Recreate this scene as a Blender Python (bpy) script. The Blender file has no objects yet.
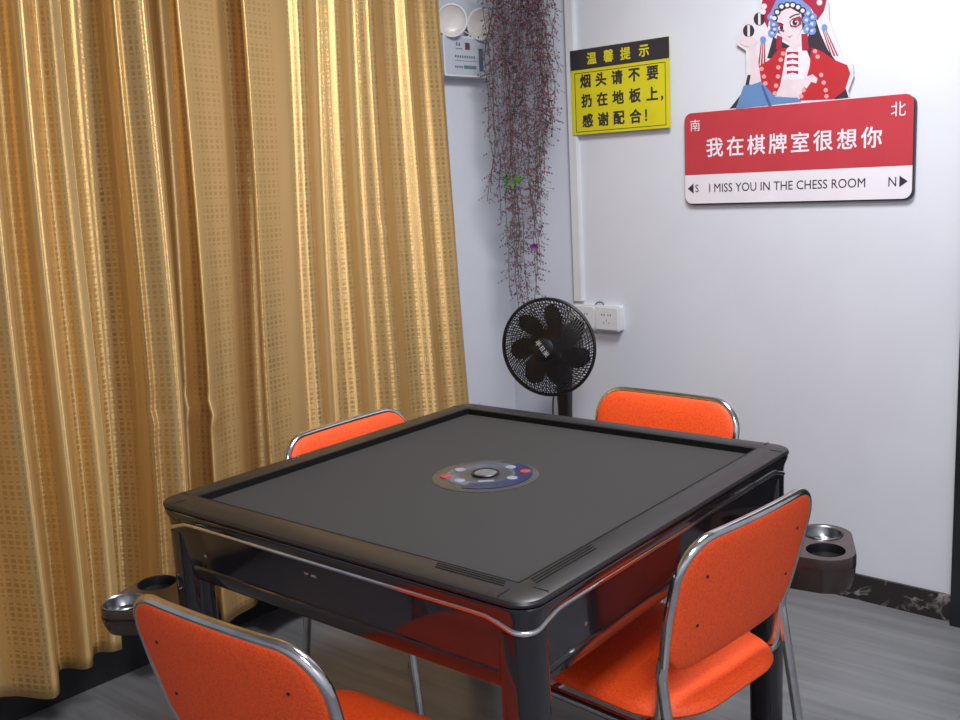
import bpy, bmesh, math, random
from math import sin, cos, pi, radians, sqrt, atan2
from mathutils import Vector, Matrix
random.seed(7)
S = bpy.context.scene
COL = S.collection

# ------------------------------------------------------------------ helpers
class MB:
    """collects shapes into one mesh"""
    def __init__(self):
        self.v = []; self.f = []; self.m = []; self.uv = None
    def add(self, vs, fs, mat=0):
        o = len(self.v)
        self.v += [tuple(q) for q in vs]
        for f in fs:
            self.f.append(tuple(i + o for i in f)); self.m.append(mat)
        return self
    def box(self, c, s, mat=0, rot=None, bev=0.0, seg=2):
        bm = bmesh.new()
        bmesh.ops.create_cube(bm, size=1)
        bmesh.ops.scale(bm, vec=Vector(s), verts=bm.verts)
        if bev > 0:
            bmesh.ops.bevel(bm, geom=list(bm.edges), offset=bev, segments=seg, profile=.5, affect='EDGES')
        M = Matrix.Translation(Vector(c)) @ (rot.to_4x4() if rot else Matrix())
        bmesh.ops.transform(bm, matrix=M, verts=bm.verts)
        bm.verts.index_update()
        self.add([q.co[:] for q in bm.verts], [[q.index for q in f.verts] for f in bm.faces], mat)
        bm.free(); return self
    def tube(self, path, r, seg=12, closed=False, mat=0, flat=1.0, cap=True):
        pts = [Vector(q) for q in path]; n = len(pts)
        rr = r if isinstance(r, (list, tuple)) else [r] * n
        rings = []; N = None
        for i in range(n):
            a = pts[i - 1] if (i > 0 or closed) else pts[i]
            b = pts[(i + 1) % n] if (i < n - 1 or closed) else pts[i]
            t = (b - a)
            t = t.normalized() if t.length > 1e-9 else Vector((0, 0, 1))
            if N is None:
                N = t.orthogonal().normalized()
            else:
                N = (N - t * N.dot(t))
                N = N.normalized() if N.length > 1e-6 else t.orthogonal().normalized()
            B = t.cross(N)
            rings.append([pts[i] + (N * cos(2 * pi * k / seg) + B * flat * sin(2 * pi * k / seg)) * rr[i] for k in range(seg)])
        vs = [q for R_ in rings for q in R_]; fs = []
        m = n if closed else n - 1
        for i in range(m):
            j = (i + 1) % n
            for k in range(seg):
                l = (k + 1) % seg
                fs.append((i * seg + k, i * seg + l, j * seg + l, j * seg + k))
        if not closed and cap:
            fs.append(tuple(range(seg - 1, -1, -1))); fs.append(tuple((n - 1) * seg + k for k in range(seg)))
        return self.add(vs, fs, mat)
    def loops(self, loops, mat=0, closed_v=True, cap0=False, cap1=False):
        n = len(loops[0]); vs = [q for L in loops for q in L]; fs = []
        for i in range(len(loops) - 1):
            for k in range(n if closed_v else n - 1):
                l = (k + 1) % n
                fs.append((i * n + k, i * n + l, (i + 1) * n + l, (i + 1) * n + k))
        if cap0: fs.append(tuple(range(n - 1, -1, -1)))
        if cap1: fs.append(tuple((len(loops) - 1) * n + k for k in range(n)))
        return self.add(vs, fs, mat)
    def lathe(self, prof, seg=32, M=None, mat=0, cap0=False, cap1=False):
        M = M or Matrix()
        L = [[M @ Vector((r * cos(2 * pi * k / seg), r * sin(2 * pi * k / seg), z)) for k in range(seg)] for r, z in prof]
        return self.loops(L, mat, True, cap0, cap1)
    def prism(self, pts, M, th, mat=0):
        """polygon pts (x,y) extruded th along local z, placed by M"""
        n = len(pts)
        area = sum(pts[i][0] * pts[(i + 1) % n][1] - pts[(i + 1) % n][0] * pts[i][1] for i in range(n))
        if area < 0: pts = pts[::-1]
        vs = [M @ Vector((x, y, 0)) for x, y in pts] + [M @ Vector((x, y, th)) for x, y in pts]
        fs = [tuple(range(n - 1, -1, -1)), tuple(range(n, 2 * n))]
        for i in range(n):
            j = (i + 1) % n
            fs.append((i, j, n + j, n + i))
        return self.add(vs, fs, mat)
    def build(self, name, mats, parent=None, smooth=30, fix=True, uvs=None):
        me = bpy.data.meshes.new(name)
        me.from_pydata([tuple(q) for q in self.v], [], self.f)
        if not isinstance(mats, (list, tuple)): mats = [mats]
        for m in mats: me.materials.append(m)
        me.polygons.foreach_set('material_index', self.m)
        if uvs is not None:
            u = me.uv_layers.new(name='UVMap')
            for lp in me.loops: u.data[lp.index].uv = uvs[lp.vertex_index]
        if fix:
            bm = bmesh.new(); bm.from_mesh(me)
            bmesh.ops.recalc_face_normals(bm, faces=bm.faces)
            bm.to_mesh(me); bm.free()
        if smooth:
            me.polygons.foreach_set('use_smooth', [True] * len(me.polygons))
            me.set_sharp_from_angle(angle=radians(smooth))
        me.update()
        o = bpy.data.objects.new(name, me); COL.objects.link(o)
        if parent: o.parent = parent
        return o

def empty(name, loc=(0, 0, 0), rz=0):
    o = bpy.data.objects.new(name, None); COL.objects.link(o)
    o.location = loc; o.rotation_euler = (0, 0, rz); o.empty_display_size = .1
    return o
def tag(o, label=None, cat=None, group=None, kind=None):
    if label: o['label'] = label
    if cat: o['category'] = cat
    if group: o['group'] = group
    if kind: o['kind'] = kind
    return o
def copy_tree(o, parent=None):
    c = o.copy(); COL.objects.link(c)
    if parent: c.parent = parent
    for ch in [q for q in bpy.data.objects if q.parent == o]: copy_tree(ch, c)
    return c
def basis(o, x, y, z):
    return Matrix(((x[0], y[0], z[0], o[0]), (x[1], y[1], z[1], o[1]), (x[2], y[2], z[2], o[2]), (0, 0, 0, 1)))
def arc(c, r, a0, a1, n):
    return [(c[0] + r * cos(a0 + (a1 - a0) * i / n), c[1] + r * sin(a0 + (a1 - a0) * i / n)) for i in range(n + 1)]
def rrect(hx, hy, r, k=8, c=(0, 0)):
    out = []
    for sx, sy, a in ((1, 1, 0), (-1, 1, pi / 2), (-1, -1, pi), (1, -1, 3 * pi / 2)):
        out += arc((c[0] + sx * (hx - r), c[1] + sy * (hy - r)), r, a, a + pi / 2, k)
    return out
def fillet(path, rads, k=6):
    """round the inner corners of a 3-D polyline"""
    P = [Vector(q) for q in path]; out = [P[0]]
    for i in range(1, len(P) - 1):
        r = rads[i - 1] if isinstance(rads, (list, tuple)) else rads
        a = (P[i - 1] - P[i]).normalized(); b = (P[i + 1] - P[i]).normalized()
        ang = a.angle(b); d = r / math.tan(ang / 2) if ang < pi - 1e-3 else 0
        if d < 1e-5: out.append(P[i]); continue
        p0 = P[i] + a * d; p1 = P[i] + b * d
        ce = P[i] + (a + b).normalized() * (r / sin(ang / 2))
        v0 = p0 - ce; v1 = p1 - ce; th = v0.angle(v1)
        for j in range(k + 1):
            t = j / k
            out.append(ce + (v0 * sin((1 - t) * th) + v1 * sin(t * th)) / sin(th))
    out.append(P[-1]); return out
def sample(path, step):
    P = [Vector(q) for q in path]; out = [P[0]]
    for a, b in zip(P, P[1:]):
        n = max(1, int((b - a).length / step))
        out += [a.lerp(b, i / n) for i in range(1, n + 1)]
    return out
def cr(ctrl, n=10):
    """Catmull-Rom through tuples of any length"""
    out = []
    for i in range(len(ctrl) - 1):
        p0 = ctrl[max(i - 1, 0)]; p1 = ctrl[i]; p2 = ctrl[i + 1]; p3 = ctrl[min(i + 2, len(ctrl) - 1)]
        for j in range(n):
            t = j / n
            out.append(tuple(.5 * (2 * b + (c - a) * t + (2 * a - 5 * b + 4 * c - d) * t * t + (3 * b - a - 3 * c + d) * t ** 3) for a, b, c, d in zip(p0, p1, p2, p3)))
    out.append(tuple(ctrl[-1])); return out

# ------------------------------------------------------------------ materials
def lin(c):
    return tuple((x / 255 / 12.92) if x / 255 <= .04045 else ((x / 255 + .055) / 1.055) ** 2.4 for x in c) + (1,)
def mat(name, rgb, rough=.5, metal=0.0, spec=.5, coat=0.0):
    m = bpy.data.materials.new(name); m.use_nodes = True
    b = m.node_tree.nodes['Principled BSDF']
    b.inputs['Base Color'].default_value = lin(rgb); b.inputs['Roughness'].default_value = rough
    b.inputs['Metallic'].default_value = metal; b.inputs['Specular IOR Level'].default_value = spec
    b.inputs['Coat Weight'].default_value = coat
    if coat: b.inputs['Coat Roughness'].default_value = .06
    return m
def nd(m, t, **kw):
    n = m.node_tree.nodes.new(t)
    for k, v in kw.items():
        if k in n.inputs.keys(): n.inputs[k].default_value = v
        else: setattr(n, k, v)
    return n
def ln(m, a, b): m.node_tree.links.new(a, b)
def bsdf(m): return m.node_tree.nodes['Principled BSDF']
def noisy(m, rgb2, scale=6, lo=.4, hi=.65, coords='Object', stretch=(1, 1, 1), bump=0, rot=(0, 0, 0), detail=6):
    """mottle between base colour and rgb2"""
    tc = nd(m, 'ShaderNodeTexCoord'); mp = nd(m, 'ShaderNodeMapping')
    mp.inputs['Scale'].default_value = stretch; mp.inputs['Rotation'].default_value = rot
    nz = nd(m, 'ShaderNodeTexNoise'); nz.inputs['Scale'].default_value = scale; nz.inputs['Detail'].default_value = detail
    cr_ = nd(m, 'ShaderNodeValToRGB'); e = cr_.color_ramp.elements
    e[0].position = lo; e[1].position = hi
    e[0].color = bsdf(m).inputs['Base Color'].default_value; e[1].color = lin(rgb2)
    ln(m, tc.outputs[coords], mp.inputs['Vector']); ln(m, mp.outputs[0], nz.inputs['Vector'])
    ln(m, nz.outputs['Fac'], cr_.inputs['Fac']); ln(m, cr_.outputs[0], bsdf(m).inputs['Base Color'])
    if bump:
        bp = nd(m, 'ShaderNodeBump'); bp.inputs['Strength'].default_value = bump; bp.inputs['Distance'].default_value = .002
        ln(m, nz.outputs['Fac'], bp.inputs['Height']); ln(m, bp.outputs[0], bsdf(m).inputs['Normal'])
    return m

M = {}
M['wall'] = noisy(mat('wall_paint', (206, 210, 221), .42), (201, 205, 217), 3)
M['ceiling'] = noisy(mat('ceiling_white', (225, 225, 226), .8), (219, 219, 222), 4)
M['white_plastic'] = noisy(mat('white_plastic', (212, 214, 219), .35), (206, 208, 214), 8)
M['print_white'] = noisy(mat('board_white', (218, 214, 224), .4), (213, 209, 220), 8)
M['black_frame'] = noisy(mat('black_frame', (22, 24, 30), .4), (30, 32, 38), 8)
M['black_plastic'] = noisy(mat('black_plastic', (15, 15, 18), .38), (20, 20, 23), 20)
M['rim'] = noisy(mat('table_rim', (26, 25, 28), .40), (31, 30, 32), 60, stretch=(1, 1, 1))
M['gloss'] = noisy(mat('table_gloss', (26, 24, 30), .07, coat=.3), (30, 28, 34), 5)
M['groove'] = noisy(mat('table_groove', (8, 8, 10), .6, spec=.25), (11, 11, 13), 20)
M['chrome'] = noisy(mat('chrome', (205, 204, 203), .14, 1.0), (190, 190, 192), 30)
M['steel'] = noisy(mat('brushed_steel', (150, 152, 156), .3, 1.0), (135, 138, 142), 40)
M['brown_plastic'] = noisy(mat('brown_plastic', (50, 38, 35), .2), (58, 45, 41), 12)
M['rubber'] = noisy(mat('rubber', (25, 25, 26), .7), (32, 32, 33), 30)
M['screw'] = noisy(mat('screw_dark', (60, 40, 35), .5, .6), (75, 50, 40), 40)
M['yellow'] = noisy(mat('sign_yellow', (206, 198, 34), .4), (201, 192, 30), 10)
M['sign_black'] = noisy(mat('sign_black', (40, 40, 48), .45), (45, 45, 53), 10)
M['sign_red'] = noisy(mat('sign_red', (178, 54, 66), .42), (174, 51, 63), 10)
M['stem'] = noisy(mat('dry_stem', (86, 78, 66), .7), (70, 66, 55), 30)
M['berry'] = noisy(mat('purple_berry', (92, 62, 72), .6), (124, 76, 104), 60, .35, .7)
M['berry_pale'] = noisy(mat('rose_berry', (150, 118, 128), .6), (110, 84, 92), 60)
M['leaf'] = noisy(mat('bright_leaf', (122, 196, 58), .5), (84, 150, 46), 30)
M['petal'] = noisy(mat('violet_petal', (112, 52, 110), .55), (90, 44, 96), 30)
M['teal'] = noisy(mat('print_teal', (84, 126, 128), .5), (78, 118, 122), 20)
M['slate'] = noisy(mat('print_slate', (86, 98, 118), .5), (92, 104, 124), 20)
M['maroon'] = noisy(mat('print_maroon', (104, 52, 68), .5), (112, 60, 74), 20)
M['box_face'] = noisy(mat('printed_face_grey', (184, 192, 204), .4), (180, 188, 200), 8)
M['lens'] = noisy(mat('lamp_lens', (208, 203, 201), .3), (200, 195, 194), 30)
M['clear'] = mat('clear_plastic', (225, 228, 232), .15)
bsdf(M['clear']).inputs['Transmission Weight'].default_value = .6
M['grey_mark'] = noisy(mat('grey_print', (120, 122, 128), .5), (110, 112, 118), 30)
M['fan_mark'] = noisy(mat('fan_print', (176, 178, 182), .5), (168, 170, 174), 30)
for k, c in dict(pale=(208, 206, 216), ink=(52, 44, 58), red=(176, 40, 50), crimson=(160, 36, 62), white=(214, 210, 222), skin=(212, 196, 206),
                 denim=(92, 128, 178), deepblue=(62, 90, 140), rouge=(150, 54, 82), pink=(214, 150, 152), blue=(112, 138, 196), paleblue=(180, 194, 226)).items():
    M['ink_' + k] = noisy(mat('artwork_' + k, c, .42), tuple(int(x * .97) for x in c), 20)

# grey wood-look vinyl floor, planks along x
def floor_mat():
    m = mat('vinyl_plank', (118, 119, 122), .34)
    tc = nd(m, 'ShaderNodeTexCoord'); mp = nd(m, 'ShaderNodeMapping'); mp.inputs['Scale'].default_value = (.55, 7, 1)
    nz = nd(m, 'ShaderNodeTexNoise'); nz.inputs['Scale'].default_value = 2.2; nz.inputs['Detail'].default_value = 8; nz.inputs['Roughness'].default_value = .6
    rp = nd(m, 'ShaderNodeValToRGB'); e = rp.color_ramp.elements
    e[0].position = .32; e[0].color = lin((100, 102, 106)); e[1].position = .7; e[1].color = lin((128, 130, 134))
    br = nd(m, 'ShaderNodeTexBrick'); br.offset = .37
    for k, v in (('Scale', 1), ('Mortar Size', .0012), ('Brick Width', 1.2), ('Row Height', .15), ('Bias', 0)): br.inputs[k].default_value = v
    br.inputs['Color1'].default_value = (1, 1, 1, 1); br.inputs['Color2'].default_value = (.86, .86, .87, 1); br.inputs['Mortar'].default_value = (.62, .62, .62, 1)
    mx = nd(m, 'ShaderNodeMix', data_type='RGBA', blend_type='MULTIPLY'); mx.inputs['Factor'].default_value = .7
    ln(m, tc.outputs['Object'], mp.inputs['Vector']); ln(m, mp.outputs[0], nz.inputs['Vector']); ln(m, nz.outputs['Fac'], rp.inputs['Fac'])
    ln(m, tc.outputs['Object'], br.inputs['Vector'])
    ln(m, rp.outputs[0], mx.inputs['A']); ln(m, br.outputs['Color'], mx.inputs['B']); ln(m, mx.outputs['Result'], bsdf(m).inputs['Base Color'])
    return m
M['floor'] = floor_mat()
def marble_mat():
    m = mat('dark_marble', (36, 32, 32), .18)
    tc = nd(m, 'ShaderNodeTexCoord')
    nz = nd(m, 'ShaderNodeTexNoise'); nz.inputs['Scale'].default_value = 7; nz.inputs['Detail'].default_value = 8; nz.inputs['Distortion'].default_value = 1.6
    r1 = nd(m, 'ShaderNodeValToRGB'); e = r1.color_ramp.elements
    e[0].position = .465; e[0].color = (0, 0, 0, 1); e[1].position = .5; e[1].color = (1, 1, 1, 1)
    x = r1.color_ramp.elements.new(.535); x.color = (0, 0, 0, 1)
    n2 = nd(m, 'ShaderNodeTexNoise'); n2.inputs['Scale'].default_value = 16; n2.inputs['Detail'].default_value = 4
    r2 = nd(m, 'ShaderNodeValToRGB'); r2.color_ramp.elements[0].position = .45; r2.color_ramp.elements[1].position = .66
    mu = nd(m, 'ShaderNodeMath', operation='MULTIPLY')
    mx = nd(m, 'ShaderNodeMix', data_type='RGBA'); mx.inputs['A'].default_value = lin((40, 35, 36)); mx.inputs['B'].default_value = lin((150, 144, 142))
    ln(m, tc.outputs['Object'], nz.inputs['Vector']); ln(m, tc.outputs['Object'], n2.inputs['Vector'])
    ln(m, nz.outputs['Fac'], r1.inputs['Fac']); ln(m, n2.outputs['Fac'], r2.inputs['Fac'])
    ln(m, r1.outputs[0], mu.inputs[0]); ln(m, r2.outputs[0], mu.inputs[1]); ln(m, mu.outputs[0], mx.inputs['Factor'])
    ln(m, mx.outputs['Result'], bsdf(m).inputs['Base Color'])
    return m
M['marble'] = marble_mat()
def fabric_mat():
    m = mat('orange_mesh_fabric', (228, 82, 26), .62)
    tc = nd(m, 'ShaderNodeTexCoord')
    vo = nd(m, 'ShaderNodeTexVoronoi'); vo.inputs['Scale'].default_value = 260
    rp = nd(m, 'ShaderNodeValToRGB'); e = rp.color_ramp.elements
    e[0].position = .25; e[0].color = lin((242, 86, 22)); e[1].position = .75; e[1].color = lin((224, 68, 15))
    bp = nd(m, 'ShaderNodeBump'); bp.inputs['Strength'].default_value = .3; bp.inputs['Distance'].default_value = .0015; bp.invert = True
    ln(m, tc.outputs['Object'], vo.inputs['Vector']); ln(m, vo.outputs['Distance'], rp.inputs['Fac'])
    ln(m, rp.outputs[0], bsdf(m).inputs['Base Color']); ln(m, vo.outputs['Distance'], bp.inputs['Height']); ln(m, bp.outputs[0], bsdf(m).inputs['Normal'])
    return m
M['orange'] = fabric_mat()
def felt_mat():
    m = mat('table_felt', (29, 27, 30), .85)
    noisy(m, (25, 24, 27), 3.5, .35, .7)
    bsdf(m).inputs['Sheen Weight'].default_value = .08
    return m
M['felt'] = felt_mat()
def curtain_mat():
    """gold jacquard: small squares in groups, concentric rings between them, satin ground"""
    m = mat('gold_jacquard', (168, 120, 48), .4)
    uv = nd(m, 'ShaderNodeUVMap'); sp = nd(m, 'ShaderNodeSeparateXYZ'); ln(m, uv.outputs[0], sp.inputs[0])
    def mth(op, a, b=None):
        n = nd(m, 'ShaderNodeMath', operation=op)
        for i, q in enumerate((a, b)):
            if q is None: continue
            if isinstance(q, (int, float)): n.inputs[i].default_value = q
            else: ln(m, q, n.inputs[i])
        return n.outputs[0]
    def tri(x, per, off=0.0):        # distance from the cell centre, 0..0.5
        return mth('ABSOLUTE', mth('SUBTRACT', mth('FRACT', mth('ADD', mth('DIVIDE', x, per), off)), .5))
    U, V = sp.outputs['X'], sp.outputs['Y']
    pu, pv = .0205, .0165
    su = mth('LESS_THAN', tri(U, pu), .30); sv = mth('LESS_THAN', tri(V, pv), .32)
    gu = mth('LESS_THAN', tri(U, pu * 8), .3125); gv = mth('LESS_THAN', tri(V, pv * 4), .375)
    squares = mth('MULTIPLY', mth('MULTIPLY', su, sv), mth('MULTIPLY', gu, gv))
    # rings around the points between the groups
    du = mth('MULTIPLY', tri(U, pu * 8, .5), pu * 8); dv = mth('MULTIPLY', tri(V, pv * 4, .5), pv * 4)
    rad = mth('SQRT', mth('ADD', mth('MULTIPLY', du, du), mth('MULTIPLY', dv, dv)))
    ring = mth('ADD', mth('MULTIPLY', mth('SINE', mth('MULTIPLY', rad, 2 * pi / .0068)), .5), .5)
    ring = mth('MULTIPLY', ring, mth('SUBTRACT', 1.0, mth('MULTIPLY', gu, gv)))
    pat = mth('ADD', mth('MULTIPLY', squares, 1.0), mth('MULTIPLY', ring, .35))
    wv = nd(m, 'ShaderNodeTexNoise'); wv.inputs['Scale'].default_value = 5
    mp = nd(m, 'ShaderNodeMapping'); mp.inputs['Scale'].default_value = (90, 1.5, 1); ln(m, uv.outputs[0], mp.inputs['Vector']); ln(m, mp.outputs[0], wv.inputs['Vector'])
    mx = nd(m, 'ShaderNodeMix', data_type='RGBA'); mx.inputs['A'].default_value = lin((206, 171, 114)); mx.inputs['B'].default_value = lin((193, 157, 99))
    ln(m, pat, mx.inputs['Factor'])
    m2 = nd(m, 'ShaderNodeMix', data_type='RGBA', blend_type='MULTIPLY'); m2.inputs['Factor'].default_value = .25
    ln(m, mx.outputs['Result'], m2.inputs['A']); ln(m, wv.outputs['Color'], m2.inputs['B'])
    ln(m, mx.outputs['Result'], bsdf(m).inputs['Base Color'])
    rr = mth('ADD', mth('MULTIPLY', pat, -.10), .39); ln(m, rr, bsdf(m).inputs['Roughness'])
    ln(m, mth('ADD', mth('MULTIPLY', pat, .16), .54), bsdf(m).inputs['Metallic']); bsdf(m).inputs['Anisotropic'].default_value = .97; bsdf(m).inputs['Anisotropic Rotation'].default_value = .25
    tg = nd(m, 'ShaderNodeTangent', direction_type='UV_MAP'); ln(m, tg.outputs[0], bsdf(m).inputs['Tangent'])
    bp = nd(m, 'ShaderNodeBump'); bp.inputs['Strength'].default_value = .2; bp.inputs['Distance'].default_value = .001
    ln(m, pat, bp.inputs['Height']); ln(m, bp.outputs[0], bsdf(m).inputs['Normal'])
    return m
M['curtain'] = curtain_mat()
def disc_mat():
    """mottled blue and charcoal printed cover of the centre console"""
    m = mat('console_print', (50, 54, 70), .3)
    return noisy(m, (84, 92, 106), 28, .35, .7)
M['console'] = disc_mat()
M['navy'] = noisy(mat('console_navy', (28, 34, 68), .3), (38, 46, 84), 30)
M['charcoal'] = noisy(mat('console_charcoal', (58, 57, 58), .3), (66, 65, 66), 30)
M['btn_red'] = noisy(mat('button_red', (150, 52, 56), .4), (165, 60, 64), 40)
M['btn_white'] = noisy(mat('button_white', (118, 122, 134), .4), (134, 138, 150), 40)
M['dome'] = noisy(mat('dome_grey', (104, 106, 112), .25), (92, 94, 100), 20)

# ------------------------------------------------------------------ room
WY = radians(-2.668)
WD = Vector((cos(WY), sin(WY), 0)); WN = Vector((-sin(WY), cos(WY), 0))    # along the sign wall / into it
PW = Vector((.592, 1.493, 0))                                              # door jamb foot on the sign wall
CW = PW - WD * 1.722                                                       # room corner
CEIL = 2.62
def wallM(t, z, off=0.0):      # frame on the sign wall: x along wall, y up, z out of the wall
    return basis(PW + WD * t - WN * off + Vector((0, 0, z)), WD, (0, 0, 1), -WN)
def leftM(s, z, off=0.0):      # frame on the curtain wall: x towards the corner, y up, z into the room
    return basis(CW - WN * s + WD * off + Vector((0, 0, z)), WN, (0, 0, 1), WD)
def st(o): o['kind'] = 'structure'; return o
def slab(name, M4, w, h, th, m, lo=(0, 0)):
    b = MB(); b.prism([(lo[0], lo[1]), (lo[0] + w, lo[1]), (lo[0] + w, lo[1] + h), (lo[0], lo[1] + h)], M4 @ Matrix.Translation((0, 0, -th)), th)
    return st(b.build(name, m, smooth=0))

b = MB(); b.box((.5, -.6, -.05), (5.2, 5.2, .1)); st(b.build('floor', M['floor'], smooth=0))
b = MB(); b.box((.5, -.6, CEIL + .05), (5.2, 5.2, .1)); st(b.build('ceiling', M['ceiling'], smooth=0))
slab('wall_back', wallM(-2.35, 0), 4.75, CEIL, .1, M['wall'])
# curtain wall: solid near the corner, a shallow recess behind the curtains
slab('wall_left', leftM(.62, 0), .62, CEIL, .1, M['wall'])
slab('wall_recess', leftM(4.2, 0, -.22), 3.9, CEIL, .1, M['wall'])
b = MB(); b.box((2.45, -.6, CEIL / 2), (.1, 5.0, CEIL)); st(b.build('wall_right', M['wall'], smooth=0))
b = MB(); b.box((.5, -2.75, CEIL / 2), (5.0, .1, CEIL)); st(b.build('wall_front', M['wall'], smooth=0))
# skirting
def skirt(name, M4, w):
    b = MB(); b.prism([(0, 0), (w, 0), (w, .081), (w, .086), (0, .086)], M4, .011)
    return st(b.build(name, M['marble'], smooth=0))
skirt('baseboard_back', wallM(-1.722, 0), 1.722)
skirt('baseboard_left', leftM(.62, 0), .605)
b = MB(); b.prism([(0, 0), (3.35, 0), (3.35, .17), (0, .17)], leftM(4.0, 0, -.20), .10); st(b.build('hem_shade_trim', M['black_frame'], smooth=0))  # added black strip, stands in for the deep shade below the curtain hem
skirt('baseboard_recess', leftM(4.0, 0, -.22), 3.4)
# door at the right end of the sign wall
b = MB(); b.prism([(0, 0), (.055, 0), (.055, 2.06), (.9, 2.06), (.9, 2.12), (0, 2.12)], wallM(.006, 0, -.0), .035)
st(b.build('trim_1', M['black_frame'], smooth=0))
b = MB(); b.prism([(.055, 0.005), (.9, 0.005), (.9, 2.06), (.055, 2.06)], wallM(0, 0, .001), .014)
d1 = st(b.build('door_1', M['black_frame'], smooth=0))
# plastic cable cover running down beside the corner
b = MB(); b.prism([(-.020, 0), (.020, 0), (.020, CEIL - .94), (-.020, CEIL - .94)], wallM(-1.372, .936), .0145)
b.prism([(-.0165, 0), (.0165, 0), (.0165, CEIL - .94), (-.0165, CEIL - .94)], wallM(-1.372, .936, .0145), .003)
tag(b.build('cable_cover', M['white_plastic'], smooth=0), 'thin white plastic cable cover running up the wall from the socket box', 'cable cover')

# ------------------------------------------------------------------ socket box
t0 = empty('socket_box', tuple(PW + WD * -1.283 + Vector((0, 0, .83))))
tag(t0, 'white socket box mounted on the wall behind the fan', 'socket')
def rel(M4, root): return Matrix.Translation(-root.location) @ M4
SB = rel(wallM(-1.283, .878, .0), t0)
b = MB(); b.prism(rrect(.108, .047, .008, 4), SB, .030); b.build('box', M['white_plastic'], t0)
for i, x in enumerate((-.053, .053)):
    b = MB(); b.prism(rrect(.049, .041, .005, 4, (x, 0)), SB @ Matrix.Translation((0, 0, .030)), .006)
    pl = b.build('socket_plate', M['white_plastic'], t0)
    b = MB()
    for dx in (-.022, .006):
        b.prism([(x + dx, .010), (x + dx + .004, .010), (x + dx + .004, .018), (x + dx, .018)], SB @ Matrix.Translation((0, 0, .036)), .0006)
        b.prism([(x + dx + .011, .010), (x + dx + .015, .010), (x + dx + .015, .018), (x + dx + .011, .018)], SB @ Matrix.Translation((0, 0, .036)), .0006)
    for dx, a in ((-.012, .5), (.012, -.5), (0, 0)):
        b.box(SB @ Vector((x + dx, -.016 if a else -.006, .0363)), (.0022, .001, .008), rot=(wallM(0, 0).to_3x3() @ Matrix.Rotation(a, 3, 'Z') @ Matrix.Rotation(pi / 2, 3, 'X')))
    b.build('socket_slots', M['grey_mark'], pl, smooth=0)
b = MB(); b.tube(cr([SB @ Vector(q) for q in ((-.012, .046, .012), (-.004, .054, .012), (.010, .058, .012), (.022, .055, .012), (.026, .047, .012))], 5), .0028, 8)
b.build('cable_loop', M['slate'], t0)

# ------------------------------------------------------------------ text
def text_mesh(body, h, M4, name, m, parent, bold=0.0, sx=1.0, depth=.0006, align='CENTER', sy=1.0):
    """h = size of the em box; placed with its middle on the origin of M4"""
    cu = bpy.data.curves.new('lettering', 'FONT'); cu.body = body; cu.size = h; cu.align_x = align; cu.align_y = 'CENTER'
    cu.extrude = depth / 2; cu.offset = bold; cu.resolution_u = 3
    o = bpy.data.objects.new('lettering', cu); COL.objects.link(o)
    bpy.context.view_layer.update()
    dg = bpy.context.evaluated_depsgraph_get()
    me = bpy.data.meshes.new_from_object(o.evaluated_get(dg))
    bpy.data.objects.remove(o); bpy.data.curves.remove(cu)
    if len(me.vertices):
        xs = [v.co.x for v in me.vertices]; ys = [v.co.y for v in me.vertices]
        cx = (min(xs) + max(xs)) / 2; cy = (min(ys) + max(ys)) / 2
        if align == 'LEFT': cx = min(xs)
        me.transform(Matrix.Diagonal((sx, sy, 1, 1)) @ Matrix.Translation((-cx, -cy, depth / 2)))
    me.transform(M4)
    return me
def letters(items, name, m, parent):
    """every item (text, size, matrix, weight, width) becomes a part of its own"""
    for it in items:
        body, h, M4 = it[:3]; bold = it[3] if len(it) > 3 else 0; sx = it[4] if len(it) > 4 else 1
        src = text_mesh(body, h, Matrix(), name, m, parent, 0, sx)
        bm = bmesh.new()
        offs = [(0, 0)] if bold < .0003 else [(bold * .8 * cos(k * pi / 3), bold * .8 * sin(k * pi / 3)) for k in range(6)]
        for k, (dx, dy) in enumerate(offs):
            c = src.copy(); c.transform(M4 @ Matrix.Translation((dx, dy, .00002 * k))); bm.from_mesh(c); bpy.data.meshes.remove(c)
        me = bpy.data.meshes.new(name); bm.to_mesh(me); bm.free(); bpy.data.meshes.remove(src); me.materials.clear(); me.materials.append(m)
        me.polygons.foreach_set('material_index', [0] * len(me.polygons))
        o = bpy.data.objects.new(name, me); COL.objects.link(o); o.parent = parent
def T(x, y, z=0): return Matrix.Translation((x, y, z))

# ------------------------------------------------------------------ yellow notice
YL, YR, YB, YT = -1.367, -.9525, 1.553, 1.853
YW, YH = YR - YL, YT - YB
t1 = empty('notice_sign', tuple(PW + WD * YL + Vector((0, 0, YB))))
tag(t1, 'yellow and black notice stuck to the white wall beside the cable cover', 'sign')
Y0 = rel(wallM(YL, YB, .0005), t1)
b = MB(); b.prism([(0, 0), (YW, 0), (YW, YH), (0, YH)], Y0 @ T(0, 0, .0172), .003); b.build('panel', M['yellow'], t1, smooth=0)
b = MB(); b.prism([(0, YH * .765), (YW, YH * .765), (YW, YH), (0, YH)], Y0 @ T(0, 0, .0202), .0006); b.build('heading_band', M['sign_black'], t1, smooth=0)
b = MB()
x0, x1, y0, y1, w = .04 * YW, .962 * YW, .03 * YH, .73 * YH, .0022
for q in (((x0, y0), (x1, y0 + w)), ((x0, y1 - w), (x1, y1)), ((x0, y0), (x0 + w, y1)), ((x1 - w, y0), (x1, y1))):
    (a, c), (e, f) = q; b.prism([(a, c), (e, c), (e, f), (a, f)], Y0 @ T(0, 0, .0202), .0005)
b.build('border_line', M['sign_black'], t1, smooth=0)
def yp(fx, fy, z=.0202): return Y0 @ T(fx * YW, (1 - fy) * YH, z)
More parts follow.
